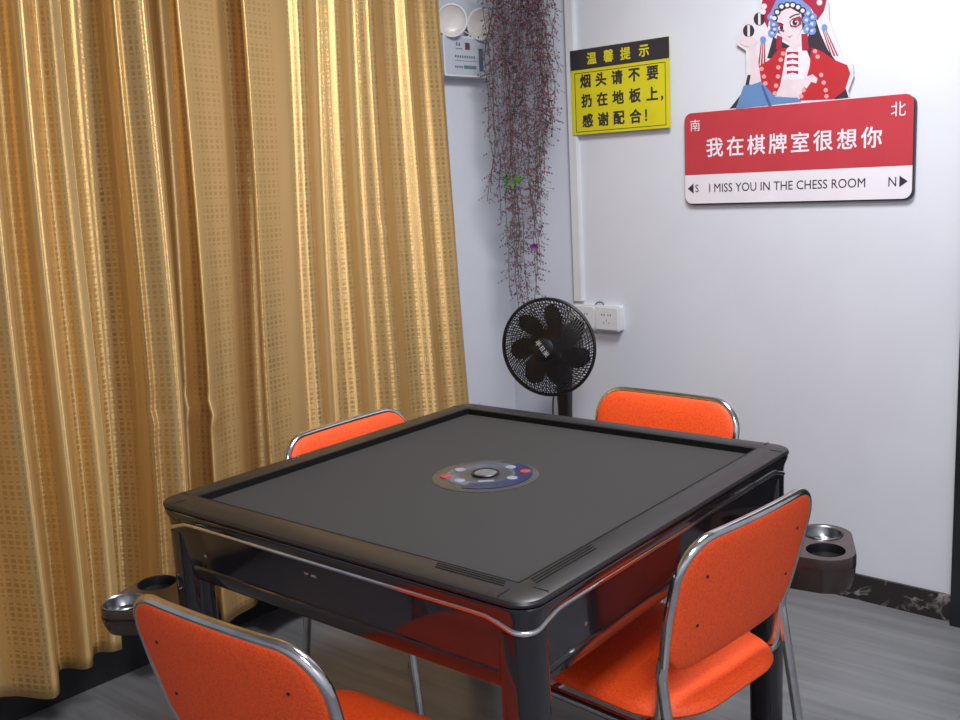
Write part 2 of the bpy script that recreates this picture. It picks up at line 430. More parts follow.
letters([(c, .044, yp(x, .118, .0208), .0015, .98) for c, x in zip('温馨提示', (.23, .405, .577, .76))], 'lettering', M['yellow'], t1)
it = [(c, .050, yp(x, .372), .0021, .98) for c, x in zip('烟头请不要', (.155, .320, .486, .658, .838))]
it += [(c, .050, yp(x, .602), .0021, .98) for c, x in zip('扔在地板上', (.162, .327, .492, .662, .832))]
it += [('，', .040, yp(.925, .665), .0016)]
it += [(c, .050, yp(x, .838), .0021, .98) for c, x in zip('感谢配合', (.168, .333, .496, .664))]
it += [('！', .050, yp(.768, .838), .0014)]
letters(it, 'lettering', M['sign_black'], t1)

FIGURE = [
('pale',0,((-0.7414,1.5941),(-0.6867,1.652),(-0.6731,1.7031),(-0.6755,1.7742),(-0.7075,1.7969),(-0.7046,1.8249),(-0.6858,1.8553),(-0.6541,1.8835),(-0.6306,1.8986),(-0.628,1.9486),(-0.5922,1.9883),(-0.5272,1.9933),(-0.4638,1.9695),(-0.4252,1.9217),(-0.4059,1.8838),(-0.4029,1.8307),(-0.381,1.7705),(-0.3593,1.7194),(-0.3288,1.6917),(-0.3259,1.6583),(-0.3415,1.6155),(-0.3315,1.5745))),
('ink',1,((-0.4484,1.8502),(-0.4286,1.7943),(-0.4042,1.7423),(-0.3754,1.7035),(-0.3389,1.5974),(-0.3835,1.5968),(-0.4518,1.7028),(-0.4767,1.7644))),
('ink',1,((-0.7332,1.5973),(-0.6813,1.6515),(-0.6694,1.698),(-0.6588,1.6969),(-0.6679,1.6455),(-0.7031,1.5982))),
('ink',1,((-0.5818,1.8047),(-0.6022,1.7424),(-0.5842,1.738),(-0.5261,1.7703))),
('crimson',1,((-0.6229,1.7936),(-0.6198,1.7932),(-0.6285,1.7149),(-0.6347,1.7156))),
('pale',1,((-0.6203,1.7933),(-0.6172,1.7929),(-0.6232,1.7144),(-0.6295,1.715))),
('crimson',1,((-0.6177,1.793),(-0.6146,1.7926),(-0.618,1.7138),(-0.6243,1.7145))),
('pale',1,((-0.6151,1.7927),(-0.612,1.7923),(-0.6128,1.7132),(-0.6191,1.7139))),
('crimson',1,((-0.6126,1.7924),(-0.6095,1.792),(-0.6076,1.7127),(-0.6139,1.7134))),
('blue',2,((-0.6053,1.7984),(-0.6064,1.7937),(-0.6092,1.7902),(-0.6134,1.7886),(-0.618,1.7891),(-0.6221,1.7918),(-0.625,1.796),(-0.626,1.801),(-0.625,1.8057),(-0.6221,1.8092),(-0.618,1.8108),(-0.6134,1.8102),(-0.6092,1.8076),(-0.6064,1.8033))),
('crimson',1,((-0.423,1.8046),(-0.4202,1.8043),(-0.391,1.7252),(-0.3967,1.7259))),
('pale',1,((-0.4206,1.8043),(-0.4178,1.8039),(-0.3863,1.7247),(-0.392,1.7253))),
('crimson',1,((-0.4183,1.804),(-0.4154,1.8036),(-0.3816,1.7241),(-0.3872,1.7248))),
('pale',1,((-0.4159,1.8037),(-0.413,1.8033),(-0.3769,1.7236),(-0.3825,1.7242))),
('crimson',1,((-0.4135,1.8034),(-0.4106,1.803),(-0.3722,1.723),(-0.3778,1.7237))),
('blue',2,((-0.4069,1.8092),(-0.4078,1.8047),(-0.4104,1.8013),(-0.4142,1.7998),(-0.4184,1.8003),(-0.4223,1.8029),(-0.425,1.8069),(-0.426,1.8117),(-0.4251,1.8162),(-0.4225,1.8195),(-0.4187,1.8211),(-0.4144,1.8205),(-0.4106,1.8179),(-0.4079,1.8139))),
('red',2,((-0.636,1.7181),(-0.6022,1.7331),(-0.5868,1.7406),(-0.5613,1.77),(-0.5361,1.7647),(-0.546,1.713),(-0.5584,1.6541),(-0.5788,1.6162),(-0.6074,1.6447),(-0.6282,1.6702))),
('red',2,((-0.4572,1.7575),(-0.4281,1.7451),(-0.385,1.7134),(-0.345,1.6935),(-0.3353,1.6681),(-0.3509,1.6208),(-0.3882,1.5973),(-0.4953,1.6029),(-0.4782,1.6464),(-0.4616,1.7039))),
('white',3,((-0.5386,1.7604),(-0.5162,1.776),(-0.4717,1.7525),(-0.4626,1.7085),(-0.4808,1.664),(-0.5519,1.6711),(-0.547,1.7085))),
('skin',3,((-0.5499,1.6709),(-0.4848,1.6653),(-0.4943,1.6134),(-0.5253,1.6092),(-0.5671,1.6246))),
('denim',4,((-0.6823,1.666),(-0.6546,1.6681),(-0.623,1.6744),(-0.5959,1.6436),(-0.5737,1.6219),(-0.5003,1.6117),(-0.4878,1.5995),(-0.7113,1.5955))),
('deepblue',5,((-0.622,1.6602),(-0.6152,1.6595),(-0.5866,1.5957),(-0.5969,1.5957))),
('skin',5,((-0.6638,1.7916),(-0.6407,1.7888),(-0.622,1.6734),(-0.6567,1.6654))),
('skin',6,((-0.6344,1.7974),(-0.6374,1.7909),(-0.6458,1.7864),(-0.658,1.7848),(-0.6717,1.7864),(-0.684,1.791),(-0.6926,1.7976),(-0.6956,1.8049),(-0.6925,1.8115),(-0.6839,1.816),(-0.6716,1.8175),(-0.658,1.8158),(-0.6458,1.8112),(-0.6374,1.8046))),
('ink',6,((-0.609,1.8625),(-0.6108,1.8544),(-0.6161,1.8483),(-0.6238,1.8456),(-0.6324,1.8468),(-0.6401,1.8516),(-0.6454,1.859),(-0.6473,1.8677),(-0.6454,1.8759),(-0.64,1.8819),(-0.6323,1.8846),(-0.6238,1.8834),(-0.6161,1.8786),(-0.6108,1.8711))),
('pale',7,((-0.6317,1.8831),(-0.6234,1.8819),(-0.6234,1.8469),(-0.6317,1.848))),
('ink',6,((-0.6453,1.8313),(-0.6472,1.8231),(-0.6526,1.817),(-0.6604,1.8142),(-0.6691,1.8153),(-0.677,1.82),(-0.6824,1.8276),(-0.6843,1.8364),(-0.6823,1.8446),(-0.6769,1.8507),(-0.669,1.8535),(-0.6603,1.8523),(-0.6526,1.8475),(-0.6472,1.84))),
('pale',7,((-0.6684,1.852),(-0.6599,1.8509),(-0.66,1.8155),(-0.6685,1.8165))),
('crimson',4,((-0.5361,1.7542),(-0.4987,1.7498),(-0.4986,1.7398),(-0.517,1.7474),(-0.536,1.7441))),
('crimson',4,((-0.536,1.7358),(-0.4986,1.7316),(-0.4985,1.7216),(-0.5169,1.7291),(-0.5359,1.7257))),
('crimson',4,((-0.5359,1.7174),(-0.4985,1.7134),(-0.4984,1.7033),(-0.5168,1.7108),(-0.5359,1.7073))),
('crimson',4,((-0.5358,1.6967),(-0.4983,1.6928),(-0.4983,1.6827),(-0.5167,1.6901),(-0.5358,1.6866))),
('pink',4,((-0.5411,1.7492),(-0.5433,1.7446),(-0.5486,1.7432),(-0.554,1.7459),(-0.5562,1.751),(-0.554,1.7556),(-0.5487,1.757),(-0.5433,1.7544))),
('pink',4,((-0.5486,1.7317),(-0.5508,1.7271),(-0.5561,1.7257),(-0.5615,1.7283),(-0.5638,1.7334),(-0.5616,1.7381),(-0.5562,1.7395),(-0.5508,1.7369))),
('pink',4,((-0.5561,1.7095),(-0.5583,1.7048),(-0.5637,1.7034),(-0.5691,1.706),(-0.5714,1.7111),(-0.5691,1.7158),(-0.5637,1.7173),(-0.5583,1.7146))),
('pink',4,((-0.5575,1.6819),(-0.5597,1.6772),(-0.5651,1.6757),(-0.5706,1.6783),(-0.5728,1.6834),(-0.5706,1.6881),(-0.5652,1.6896),(-0.5598,1.687))),
('pink',4,((-0.5636,1.6546),(-0.5658,1.6498),(-0.5712,1.6483),(-0.5767,1.6509),(-0.5789,1.6561),(-0.5767,1.6608),(-0.5712,1.6623),(-0.5658,1.6597))),
('pink',4,((-0.5676,1.6316),(-0.5698,1.6269),(-0.5753,1.6253),(-0.5807,1.6278),(-0.583,1.633),(-0.5807,1.6378),(-0.5753,1.6393),(-0.5698,1.6368))),
('pink',4,((-0.6126,1.7109),(-0.6148,1.7062),(-0.6204,1.7047),(-0.6259,1.7073),(-0.6282,1.7125),(-0.6259,1.7173),(-0.6204,1.7187),(-0.6148,1.7161))),
('pink',4,((-0.6048,1.6867),(-0.607,1.6819),(-0.6126,1.6804),(-0.6181,1.683),(-0.6204,1.6883),(-0.6181,1.693),(-0.6126,1.6945),(-0.607,1.6919))),
('pink',4,((-0.5996,1.6651),(-0.6018,1.6603),(-0.6074,1.6588),(-0.6129,1.6614),(-0.6152,1.6666),(-0.6129,1.6713),(-0.6074,1.6729),(-0.6019,1.6703))),
('pink',4,((-0.4377,1.744),(-0.4398,1.7395),(-0.4449,1.7381),(-0.45,1.7407),(-0.4522,1.7457),(-0.4501,1.7502),(-0.445,1.7516),(-0.4399,1.749))),
('pink',4,((-0.4294,1.7273),(-0.4314,1.7228),(-0.4365,1.7214),(-0.4417,1.724),(-0.4438,1.729),(-0.4418,1.7335),(-0.4367,1.7349),(-0.4315,1.7324))),
('pink',4,((-0.4177,1.6722),(-0.4198,1.6676),(-0.4249,1.6661),(-0.43,1.6686),(-0.4322,1.6737),(-0.4301,1.6782),(-0.425,1.6797),(-0.4199,1.6772))),
('pink',4,((-0.4093,1.6488),(-0.4114,1.6442),(-0.4165,1.6427),(-0.4216,1.6452),(-0.4238,1.6502),(-0.4217,1.6548),(-0.4166,1.6563),(-0.4115,1.6538))),
('pink',4,((-0.4029,1.6256),(-0.4049,1.6211),(-0.41,1.6195),(-0.4151,1.622),(-0.4172,1.627),(-0.4152,1.6316),(-0.4101,1.6331),(-0.405,1.6306))),
('pink',4,((-0.4003,1.6074),(-0.4023,1.6027),(-0.4074,1.6012),(-0.4125,1.6036),(-0.4146,1.6086),(-0.4126,1.6133),(-0.4075,1.6148),(-0.4024,1.6123))),
('pink',4,((-0.4732,1.6322),(-0.4753,1.6275),(-0.4806,1.626),(-0.4858,1.6285),(-0.488,1.6336),(-0.4859,1.6382),(-0.4807,1.6398),(-0.4754,1.6373))),
('pink',4,((-0.4805,1.6145),(-0.4826,1.6098),(-0.4879,1.6083),(-0.4931,1.6107),(-0.4953,1.6158),(-0.4932,1.6205),(-0.4879,1.6221),(-0.4827,1.6196))),
('skin',5,((-0.4857,1.6471),(-0.477,1.6714),(-0.4516,1.6775),(-0.4359,1.6627),(-0.4406,1.6496),(-0.4563,1.6557),(-0.4708,1.6365))),
('skin',4,((-0.5238,1.7928),(-0.4941,1.7936),(-0.4914,1.7662),(-0.5161,1.7555),(-0.5271,1.7682))),
('ink',4,((-0.4749,1.845),(-0.48,1.8224),(-0.4948,1.8055),(-0.5166,1.7978),(-0.541,1.8009),(-0.5633,1.8143),(-0.5788,1.8355),(-0.5844,1.86),(-0.5789,1.883),(-0.5635,1.8997),(-0.5415,1.907),(-0.5172,1.9034),(-0.4954,1.8898),(-0.4804,1.869))),
('skin',5,((-0.5692,1.8716),(-0.5292,1.8863),(-0.4896,1.8604),(-0.4859,1.8196),(-0.499,1.7942),(-0.5262,1.7817),(-0.5513,1.7985),(-0.5676,1.8303))),
('rouge',6,((-0.5285,1.8433),(-0.5166,1.8516),(-0.4945,1.8548),(-0.4871,1.8466),(-0.4889,1.829),(-0.5066,1.8223),(-0.5239,1.8264))),
('rouge',6,((-0.5707,1.8444),(-0.5489,1.837),(-0.5438,1.8136),(-0.564,1.8207))),
('white',7,((-0.4973,1.8355),(-0.4986,1.8317),(-0.5023,1.8291),(-0.5076,1.8281),(-0.5135,1.8289),(-0.5189,1.8313),(-0.5226,1.835),(-0.524,1.8391),(-0.5227,1.8428),(-0.519,1.8455),(-0.5136,1.8465),(-0.5077,1.8457),(-0.5023,1.8432),(-0.4986,1.8396))),
('ink',8,((-0.5012,1.8369),(-0.502,1.8331),(-0.5043,1.8303),(-0.5077,1.829),(-0.5114,1.8295),(-0.5148,1.8317),(-0.5172,1.8351),(-0.518,1.8392),(-0.5172,1.843),(-0.5149,1.8458),(-0.5115,1.8471),(-0.5078,1.8466),(-0.5044,1.8444),(-0.5021,1.8409))),
('white',9,((-0.5037,1.8399),(-0.5046,1.8381),(-0.5067,1.8376),(-0.5088,1.8387),(-0.5096,1.8407),(-0.5088,1.8425),(-0.5067,1.843),(-0.5046,1.842))),
('white',7,((-0.5449,1.8255),(-0.5459,1.8229),(-0.5487,1.821),(-0.5527,1.8203),(-0.5572,1.8209),(-0.5612,1.8227),(-0.564,1.8253),(-0.565,1.8282),(-0.5641,1.8308),(-0.5613,1.8327),(-0.5572,1.8334),(-0.5527,1.8328),(-0.5487,1.831),(-0.5459,1.8284))),
('ink',8,((-0.5474,1.8268),(-0.548,1.8237),(-0.5497,1.8214),(-0.5521,1.8203),(-0.5548,1.8206),(-0.5572,1.8224),(-0.5589,1.8251),(-0.5595,1.8284),(-0.5589,1.8314),(-0.5572,1.8338),(-0.5548,1.8349),(-0.5521,1.8345),(-0.5497,1.8328),(-0.548,1.83))),
('ink',8,((-0.5285,1.856),(-0.5117,1.8626),(-0.494,1.8628),(-0.493,1.86),(-0.5107,1.8589),(-0.5265,1.8525))),
('ink',8,((-0.5707,1.8463),(-0.5575,1.8445),(-0.5464,1.8376),(-0.5474,1.835),(-0.5585,1.841),(-0.5707,1.8431))),
('rouge',7,((-0.5373,1.8027),(-0.5273,1.7978),(-0.5163,1.8019),(-0.5263,1.7949))),
('crimson',5,((-0.569,1.8077),(-0.5513,1.8008),(-0.5537,1.7599),(-0.5715,1.7666))),
('crimson',5,((-0.4892,1.802),(-0.4697,1.7995),(-0.4644,1.7494),(-0.4864,1.752))),
('crimson',6,((-0.6218,1.9019),(-0.6074,1.9545),(-0.537,1.9704),(-0.454,1.9438),(-0.4107,1.8889),(-0.4189,1.8593),(-0.4386,1.8356),(-0.4582,1.8738),(-0.4924,1.901),(-0.5318,1.9203),(-0.5718,1.9128),(-0.5921,1.8748),(-0.5997,1.8346),(-0.6151,1.8642))),
('blue',7,((-0.5921,1.8748),(-0.5718,1.9128),(-0.5318,1.9248),(-0.4924,1.9055),(-0.4582,1.8738),(-0.4677,1.8551),(-0.4848,1.8732),(-0.5169,1.8979),(-0.5517,1.8985),(-0.5768,1.8635))),
('ink',8,((-0.5651,1.8583),(-0.5663,1.8539),(-0.5695,1.8507),(-0.5742,1.8493),(-0.5794,1.85),(-0.584,1.8527),(-0.5873,1.8568),(-0.5885,1.8615),(-0.5873,1.8659),(-0.5841,1.8691),(-0.5794,1.8705),(-0.5742,1.8698),(-0.5695,1.8671),(-0.5663,1.863))),
('white',9,((-0.5697,1.8589),(-0.571,1.8553),(-0.5746,1.8535),(-0.579,1.8541),(-0.5825,1.8569),(-0.5839,1.8609),(-0.5825,1.8644),(-0.579,1.8663),(-0.5746,1.8657),(-0.571,1.8628))),
('ink',8,((-0.5561,1.8752),(-0.5572,1.8708),(-0.5604,1.8676),(-0.5651,1.8663),(-0.5703,1.867),(-0.5749,1.8697),(-0.5782,1.8738),(-0.5793,1.8785),(-0.5782,1.8829),(-0.575,1.886),(-0.5703,1.8874),(-0.5651,1.8867),(-0.5605,1.884),(-0.5573,1.8799))),
('white',9,((-0.5606,1.8758),(-0.562,1.8723),(-0.5655,1.8705),(-0.5699,1.8711),(-0.5734,1.8739),(-0.5748,1.8778),(-0.5734,1.8814),(-0.5699,1.8832),(-0.5655,1.8826),(-0.562,1.8798))),
('ink',8,((-0.5416,1.8894),(-0.5428,1.8851),(-0.5459,1.8819),(-0.5505,1.8806),(-0.5557,1.8813),(-0.5603,1.884),(-0.5636,1.8881),(-0.5647,1.8927),(-0.5636,1.8971),(-0.5604,1.9003),(-0.5558,1.9016),(-0.5506,1.9008),(-0.546,1.8982),(-0.5428,1.8941))),
('white',9,((-0.5461,1.8901),(-0.5475,1.8865),(-0.551,1.8847),(-0.5553,1.8854),(-0.5588,1.8882),(-0.5602,1.8921),(-0.5589,1.8956),(-0.5553,1.8974),(-0.551,1.8968),(-0.5475,1.894))),
('ink',8,((-0.5233,1.8912),(-0.5244,1.8869),(-0.5275,1.8838),(-0.5321,1.8824),(-0.5372,1.8832),(-0.5418,1.8858),(-0.545,1.8899),(-0.5462,1.8946),(-0.545,1.8989),(-0.5419,1.9021),(-0.5373,1.9034),(-0.5322,1.9026),(-0.5276,1.9),(-0.5244,1.8959))),
('white',9,((-0.5277,1.8919),(-0.529,1.8884),(-0.5325,1.8866),(-0.5368,1.8872),(-0.5403,1.89),(-0.5417,1.8939),(-0.5403,1.8974),(-0.5369,1.8992),(-0.5326,1.8986),(-0.5291,1.8958))),
('ink',8,((-0.5055,1.8887),(-0.5066,1.8843),(-0.5097,1.8812),(-0.5142,1.8799),(-0.5193,1.8806),(-0.5239,1.8832),(-0.5271,1.8873),(-0.5282,1.892),(-0.5271,1.8963),(-0.524,1.8994),(-0.5194,1.9007),(-0.5144,1.9),(-0.5098,1.8973),(-0.5066,1.8933))),
('white',9,((-0.5099,1.8893),(-0.5112,1.8858),(-0.5147,1.884),(-0.5189,1.8846),(-0.5224,1.8874),(-0.5238,1.8913),(-0.5225,1.8948),(-0.519,1.8966),(-0.5147,1.896),(-0.5113,1.8932))),
('ink',8,((-0.4883,1.8799),(-0.4894,1.8756),(-0.4925,1.8725),(-0.497,1.8711),(-0.502,1.8718),(-0.5066,1.8745),(-0.5097,1.8785),(-0.5109,1.8832),(-0.5098,1.8875),(-0.5067,1.8906),(-0.5021,1.8919),(-0.4971,1.8912),(-0.4926,1.8886),(-0.4894,1.8845))),
('white',9,((-0.4927,1.8805),(-0.494,1.877),(-0.4974,1.8753),(-0.5016,1.8759),(-0.5051,1.8786),(-0.5064,1.8825),(-0.5051,1.886),(-0.5017,1.8878),(-0.4975,1.8872),(-0.494,1.8844))),
('ink',8,((-0.4736,1.868),(-0.4747,1.8637),(-0.4778,1.8606),(-0.4822,1.8592),(-0.4872,1.8599),(-0.4918,1.8625),(-0.4949,1.8666),(-0.4961,1.8712),(-0.495,1.8755),(-0.4919,1.8786),(-0.4874,1.88),(-0.4824,1.8792),(-0.4779,1.8766),(-0.4748,1.8726))),
('white',9,((-0.478,1.8686),(-0.4793,1.8651),(-0.4827,1.8633),(-0.4869,1.8639),(-0.4903,1.8667),(-0.4917,1.8706),(-0.4904,1.8741),(-0.487,1.8758),(-0.4827,1.8752),(-0.4793,1.8725))),
('blue',8,((-0.4542,1.8577),(-0.4567,1.8507),(-0.4634,1.8471),(-0.4718,1.8483),(-0.4787,1.8538),(-0.4813,1.8615),(-0.4788,1.8685),(-0.472,1.8721),(-0.4636,1.8709),(-0.4568,1.8654))),
('paleblue',9,((-0.4624,1.8588),(-0.4639,1.8556),(-0.4677,1.8547),(-0.4715,1.8566),(-0.4731,1.8603),(-0.4715,1.8636),(-0.4678,1.8645),(-0.464,1.8625))),
('blue',8,((-0.4397,1.8446),(-0.4422,1.8376),(-0.4489,1.834),(-0.4572,1.8351),(-0.464,1.8406),(-0.4667,1.8483),(-0.4641,1.8553),(-0.4574,1.8589),(-0.4491,1.8577),(-0.4423,1.8522))),
('paleblue',9,((-0.4478,1.8457),(-0.4493,1.8424),(-0.4531,1.8415),(-0.4569,1.8435),(-0.4584,1.8472),(-0.4569,1.8504),(-0.4532,1.8513),(-0.4494,1.8494))),
('blue',8,((-0.4588,1.8383),(-0.4614,1.8313),(-0.4681,1.8277),(-0.4765,1.8288),(-0.4834,1.8343),(-0.4861,1.842),(-0.4835,1.849),(-0.4767,1.8527),(-0.4683,1.8515),(-0.4615,1.846))),
('paleblue',9,((-0.4671,1.8394),(-0.4686,1.8362),(-0.4724,1.8352),(-0.4762,1.8372),(-0.4778,1.8409),(-0.4762,1.8442),(-0.4725,1.8451),(-0.4687,1.8431))),
('blue',8,((-0.4419,1.8249),(-0.4444,1.8179),(-0.4511,1.8143),(-0.4594,1.8154),(-0.4663,1.8208),(-0.4689,1.8285),(-0.4664,1.8355),(-0.4596,1.8391),(-0.4513,1.838),(-0.4445,1.8326))),
('paleblue',9,((-0.4501,1.826),(-0.4516,1.8227),(-0.4553,1.8218),(-0.4591,1.8237),(-0.4607,1.8274),(-0.4592,1.8307),(-0.4554,1.8316),(-0.4516,1.8297))),
('blue',8,((-0.4562,1.8112),(-0.4587,1.8042),(-0.4655,1.8005),(-0.4739,1.8016),(-0.4808,1.807),(-0.4834,1.8148),(-0.4809,1.8218),(-0.4741,1.8255),(-0.4657,1.8243),(-0.4588,1.8189))),
('paleblue',9,((-0.4644,1.8123),(-0.466,1.809),(-0.4697,1.808),(-0.4735,1.81),(-0.4751,1.8137),(-0.4736,1.817),(-0.4698,1.8179),(-0.466,1.816))),
('blue',8,((-0.4417,1.8048),(-0.4442,1.7978),(-0.4509,1.7941),(-0.4593,1.7952),(-0.4661,1.8006),(-0.4688,1.8084),(-0.4662,1.8154),(-0.4595,1.8191),(-0.4511,1.8179),(-0.4443,1.8125))),
('paleblue',9,((-0.4499,1.8059),(-0.4514,1.8026),(-0.4551,1.8017),(-0.4589,1.8036),(-0.4605,1.8073),(-0.459,1.8106),(-0.4552,1.8115),(-0.4515,1.8096))),
('blue',8,((-0.5625,1.8251),(-0.5652,1.8179),(-0.5723,1.8142),(-0.5811,1.8153),(-0.5882,1.8209),(-0.591,1.8288),(-0.5883,1.836),(-0.5811,1.8397),(-0.5723,1.8386),(-0.5652,1.833))),
('paleblue',9,((-0.5711,1.8262),(-0.5727,1.8229),(-0.5767,1.8219),(-0.5807,1.8239),(-0.5823,1.8277),(-0.5807,1.831),(-0.5767,1.832),(-0.5728,1.83))),
('blue',8,((-0.5701,1.8147),(-0.5728,1.8075),(-0.5799,1.8037),(-0.5887,1.8048),(-0.5959,1.8104),(-0.5987,1.8183),(-0.5959,1.8255),(-0.5888,1.8293),(-0.5799,1.8281),(-0.5728,1.8225))),
('paleblue',9,((-0.5787,1.8158),(-0.5804,1.8124),(-0.5843,1.8114),(-0.5883,1.8134),(-0.5899,1.8172),(-0.5883,1.8206),(-0.5843,1.8215),(-0.5804,1.8195))),
('blue',8,((-0.5727,1.863),(-0.5754,1.8558),(-0.5825,1.8522),(-0.5913,1.8534),(-0.5985,1.859),(-0.6013,1.8669),(-0.5985,1.8741),(-0.5914,1.8777),(-0.5826,1.8765),(-0.5754,1.8709))),
('paleblue',9,((-0.5814,1.8642),(-0.583,1.8608),(-0.5869,1.8599),(-0.5909,1.8619),(-0.5926,1.8657),(-0.5909,1.869),(-0.587,1.87),(-0.583,1.8679))),
('blue',8,((-0.5651,1.8391),(-0.5678,1.832),(-0.5749,1.8283),(-0.5837,1.8294),(-0.5908,1.835),(-0.5936,1.8429),(-0.5908,1.8501),(-0.5837,1.8538),(-0.5749,1.8526),(-0.5678,1.847))),
('paleblue',9,((-0.5737,1.8403),(-0.5753,1.8369),(-0.5793,1.836),(-0.5832,1.838),(-0.5849,1.8418),(-0.5832,1.8451),(-0.5793,1.8461),(-0.5753,1.8441))),
('white',8,((-0.6018,1.899),(-0.6036,1.8942),(-0.6085,1.8917),(-0.6146,1.8926),(-0.6194,1.8965),(-0.6213,1.9019),(-0.6194,1.9067),(-0.6145,1.9091),(-0.6085,1.9083),(-0.6037,1.9044))),
('white',8,((-0.6054,1.8835),(-0.6072,1.8787),(-0.6121,1.8762),(-0.6182,1.877),(-0.6231,1.8809),(-0.6249,1.8863),(-0.6231,1.8912),(-0.6182,1.8936),(-0.6121,1.8928),(-0.6072,1.8889))),
('white',8,((-0.4229,1.8841),(-0.4246,1.8794),(-0.4291,1.8771),(-0.4347,1.8779),(-0.4393,1.8816),(-0.441,1.8868),(-0.4394,1.8914),(-0.4348,1.8938),(-0.4293,1.893),(-0.4247,1.8893))),
('white',8,((-0.5423,1.9399),(-0.5441,1.9352),(-0.5489,1.9328),(-0.5547,1.9337),(-0.5595,1.9375),(-0.5613,1.9428),(-0.5595,1.9476),(-0.5548,1.95),(-0.5489,1.949),(-0.5442,1.9452))),
('white',8,((-0.4931,1.9323),(-0.4948,1.9276),(-0.4994,1.9252),(-0.5052,1.9261),(-0.5099,1.9299),(-0.5117,1.9351),(-0.5099,1.9398),(-0.5053,1.9422),(-0.4995,1.9413),(-0.4949,1.9375))),
('white',8,((-0.5774,1.9272),(-0.5792,1.9225),(-0.5841,1.9201),(-0.59,1.9209),(-0.5949,1.9248),(-0.5967,1.9302),(-0.5949,1.935),(-0.59,1.9374),(-0.5841,1.9364),(-0.5793,1.9326))),
('white',8,((-0.4494,1.9079),(-0.4511,1.9032),(-0.4556,1.9008),(-0.4613,1.9017),(-0.4659,1.9054),(-0.4677,1.9106),(-0.466,1.9153),(-0.4614,1.9177),(-0.4558,1.9168),(-0.4512,1.9131))),
]

# ------------------------------------------------------------------ red street-plate sign with seated figure
RL, RR, RB, RT, RDV = -.900, -.146, 1.293, 1.594, 1.389
RW, RH = RR - RL, RT - RB
t2 = empty('wall_sign', tuple(PW + WD * RL + Vector((0, 0, RB))))
tag(t2, 'red and white street plate sign with a painted opera figure on top', 'sign')
R0 = rel(wallM(RL, RB), t2)
rad = .026
b = MB(); b.prism([(x, y) for x, y in rrect(RW / 2, RH / 2, rad, 8, (RW / 2, RH / 2))], R0 @ T(.004, -.005), .014); b.build('backing_board', M['sign_black'], t2, smooth=0)
b = MB(); dv = RDV - RB
lower = arc((rad, rad), rad, pi, 1.5 * pi, 8) + arc((RW - rad, rad), rad, 1.5 * pi, 2 * pi, 8) + [(RW, dv), (0, dv)]
b.prism(lower, R0 @ T(0, 0, .014), .003); b.build('white_panel', M['print_white'], t2, smooth=0)
b = MB()
upper = [(0, dv), (RW, dv)] + arc((RW - rad, RH - rad), rad, 0, pi / 2, 8) + arc((rad, RH - rad), rad, pi / 2, pi, 8)
b.prism(upper, R0 @ T(0, 0, .014), .003); b.build('red_panel', M['sign_red'], t2, smooth=0)
def rp(fx, y, z=.017): return R0 @ T(fx * RW, y, z)
hr = RH - dv
it = [(c, .066, rp(.150 + .0985 * i, RH - hr * .572), .0013, .98) for i, c in enumerate('我在棋牌室很想你')]
it += [('南', .041, rp(.054, RH - hr * .2), .0002), ('北', .046, rp(.942, RH - hr * .2), .0002)]
letters(it, 'lettering', M['print_white'], t2)
letters([('I MISS YOU IN THE CHESS ROOM', .040, rp(.470, dv * .53), .0002, .90), ('S', .036, rp(.060, dv * .53), .0002, .9), ('N', .040, rp(.925, dv * .53), .0002, .9)], 'lettering', M['sign_black'], t2)
b = MB()
b.prism([(.010, dv * .53), (.032, dv * .53 + .017), (.032, dv * .53 - .017)], R0 @ T(0, 0, .017), .0006)
b.build('direction_arrow', M['sign_black'], t2, smooth=0); b = MB()
b.prism([(RW - .012, dv * .53), (RW - .036, dv * .53 + .017), (RW - .036, dv * .53 - .017)], R0 @ T(0, 0, .017), .0006)
b.build('direction_arrow', M['sign_black'], t2, smooth=0)
keys = ['pale', 'ink', 'red', 'crimson', 'white', 'skin', 'denim', 'deepblue', 'rouge', 'pink', 'blue', 'paleblue']
F0 = rel(wallM(0, 0), t2)
b = MB(); b.prism(list(FIGURE[0][2]), F0 @ T(0, 0, .005), .008); b.build('figure_board', M['ink_pale'], t2, smooth=0)
b = MB()
for c, z, pts in FIGURE[1:]: b.prism(list(pts), F0 @ T(0, 0, .0129), .0003 + .00028 * z, keys.index(c))
b.build('figure_artwork', [M['ink_' + k] for k in keys], t2, smooth=0)

# ------------------------------------------------------------------ emergency light
t3 = empty('emergency_light', tuple(CW - WN * .238 + Vector((0, 0, 1.785))))
tag(t3, 'white twin-lamp emergency light on the wall between curtain and corner', 'emergency light')
E0 = rel(leftM(.238, 1.785), t3)
b = MB(); b.prism(rrect(.132, .072, .008, 4, (0, .072)), E0, .052); b.build('battery_box', M['white_plastic'], t3)
b = MB(); b.prism(rrect(.124, .064, .005, 4, (0, .072)), E0 @ T(0, 0, .052), .0012); face = b.build('printed_face', M['box_face'], t3)
b = MB(); Z = E0 @ T(0, 0, .0532)
b.prism([(.056, .022), (.078, .022), (.078, .104), (.056, .104)], Z, .001); b.build('vent_panel', M['slate'], face, smooth=0)
b = MB(); b.prism([(-.028, .028), (.038, .028), (.038, .040), (-.028, .040)], Z, .0008); b.build('green_strip', M['teal'], face, smooth=0)
b = MB(); b.prism([(-.017, .096), (.008, .096), (.008, .121), (-.017, .121)], Z, .0008); b.build('maroon_emblem', M['maroon'], face, smooth=0)
b = MB()
for x in (-.062, -.048): b.prism([(x - .0045, .108), (x + .0045, .108), (x + .002, .121), (x - .002, .121)], Z, .0006)
b.build('small_print', M['slate'], face, smooth=0); b = MB()
for k in range(9): b.prism([(-.074 + k * .0125, .066), (-.066 + k * .0125, .066), (-.067 + k * .0125, .075), (-.073 + k * .0125, .075)], Z, .0006)
b.build('small_print', M['slate'], face, smooth=0); b = MB()
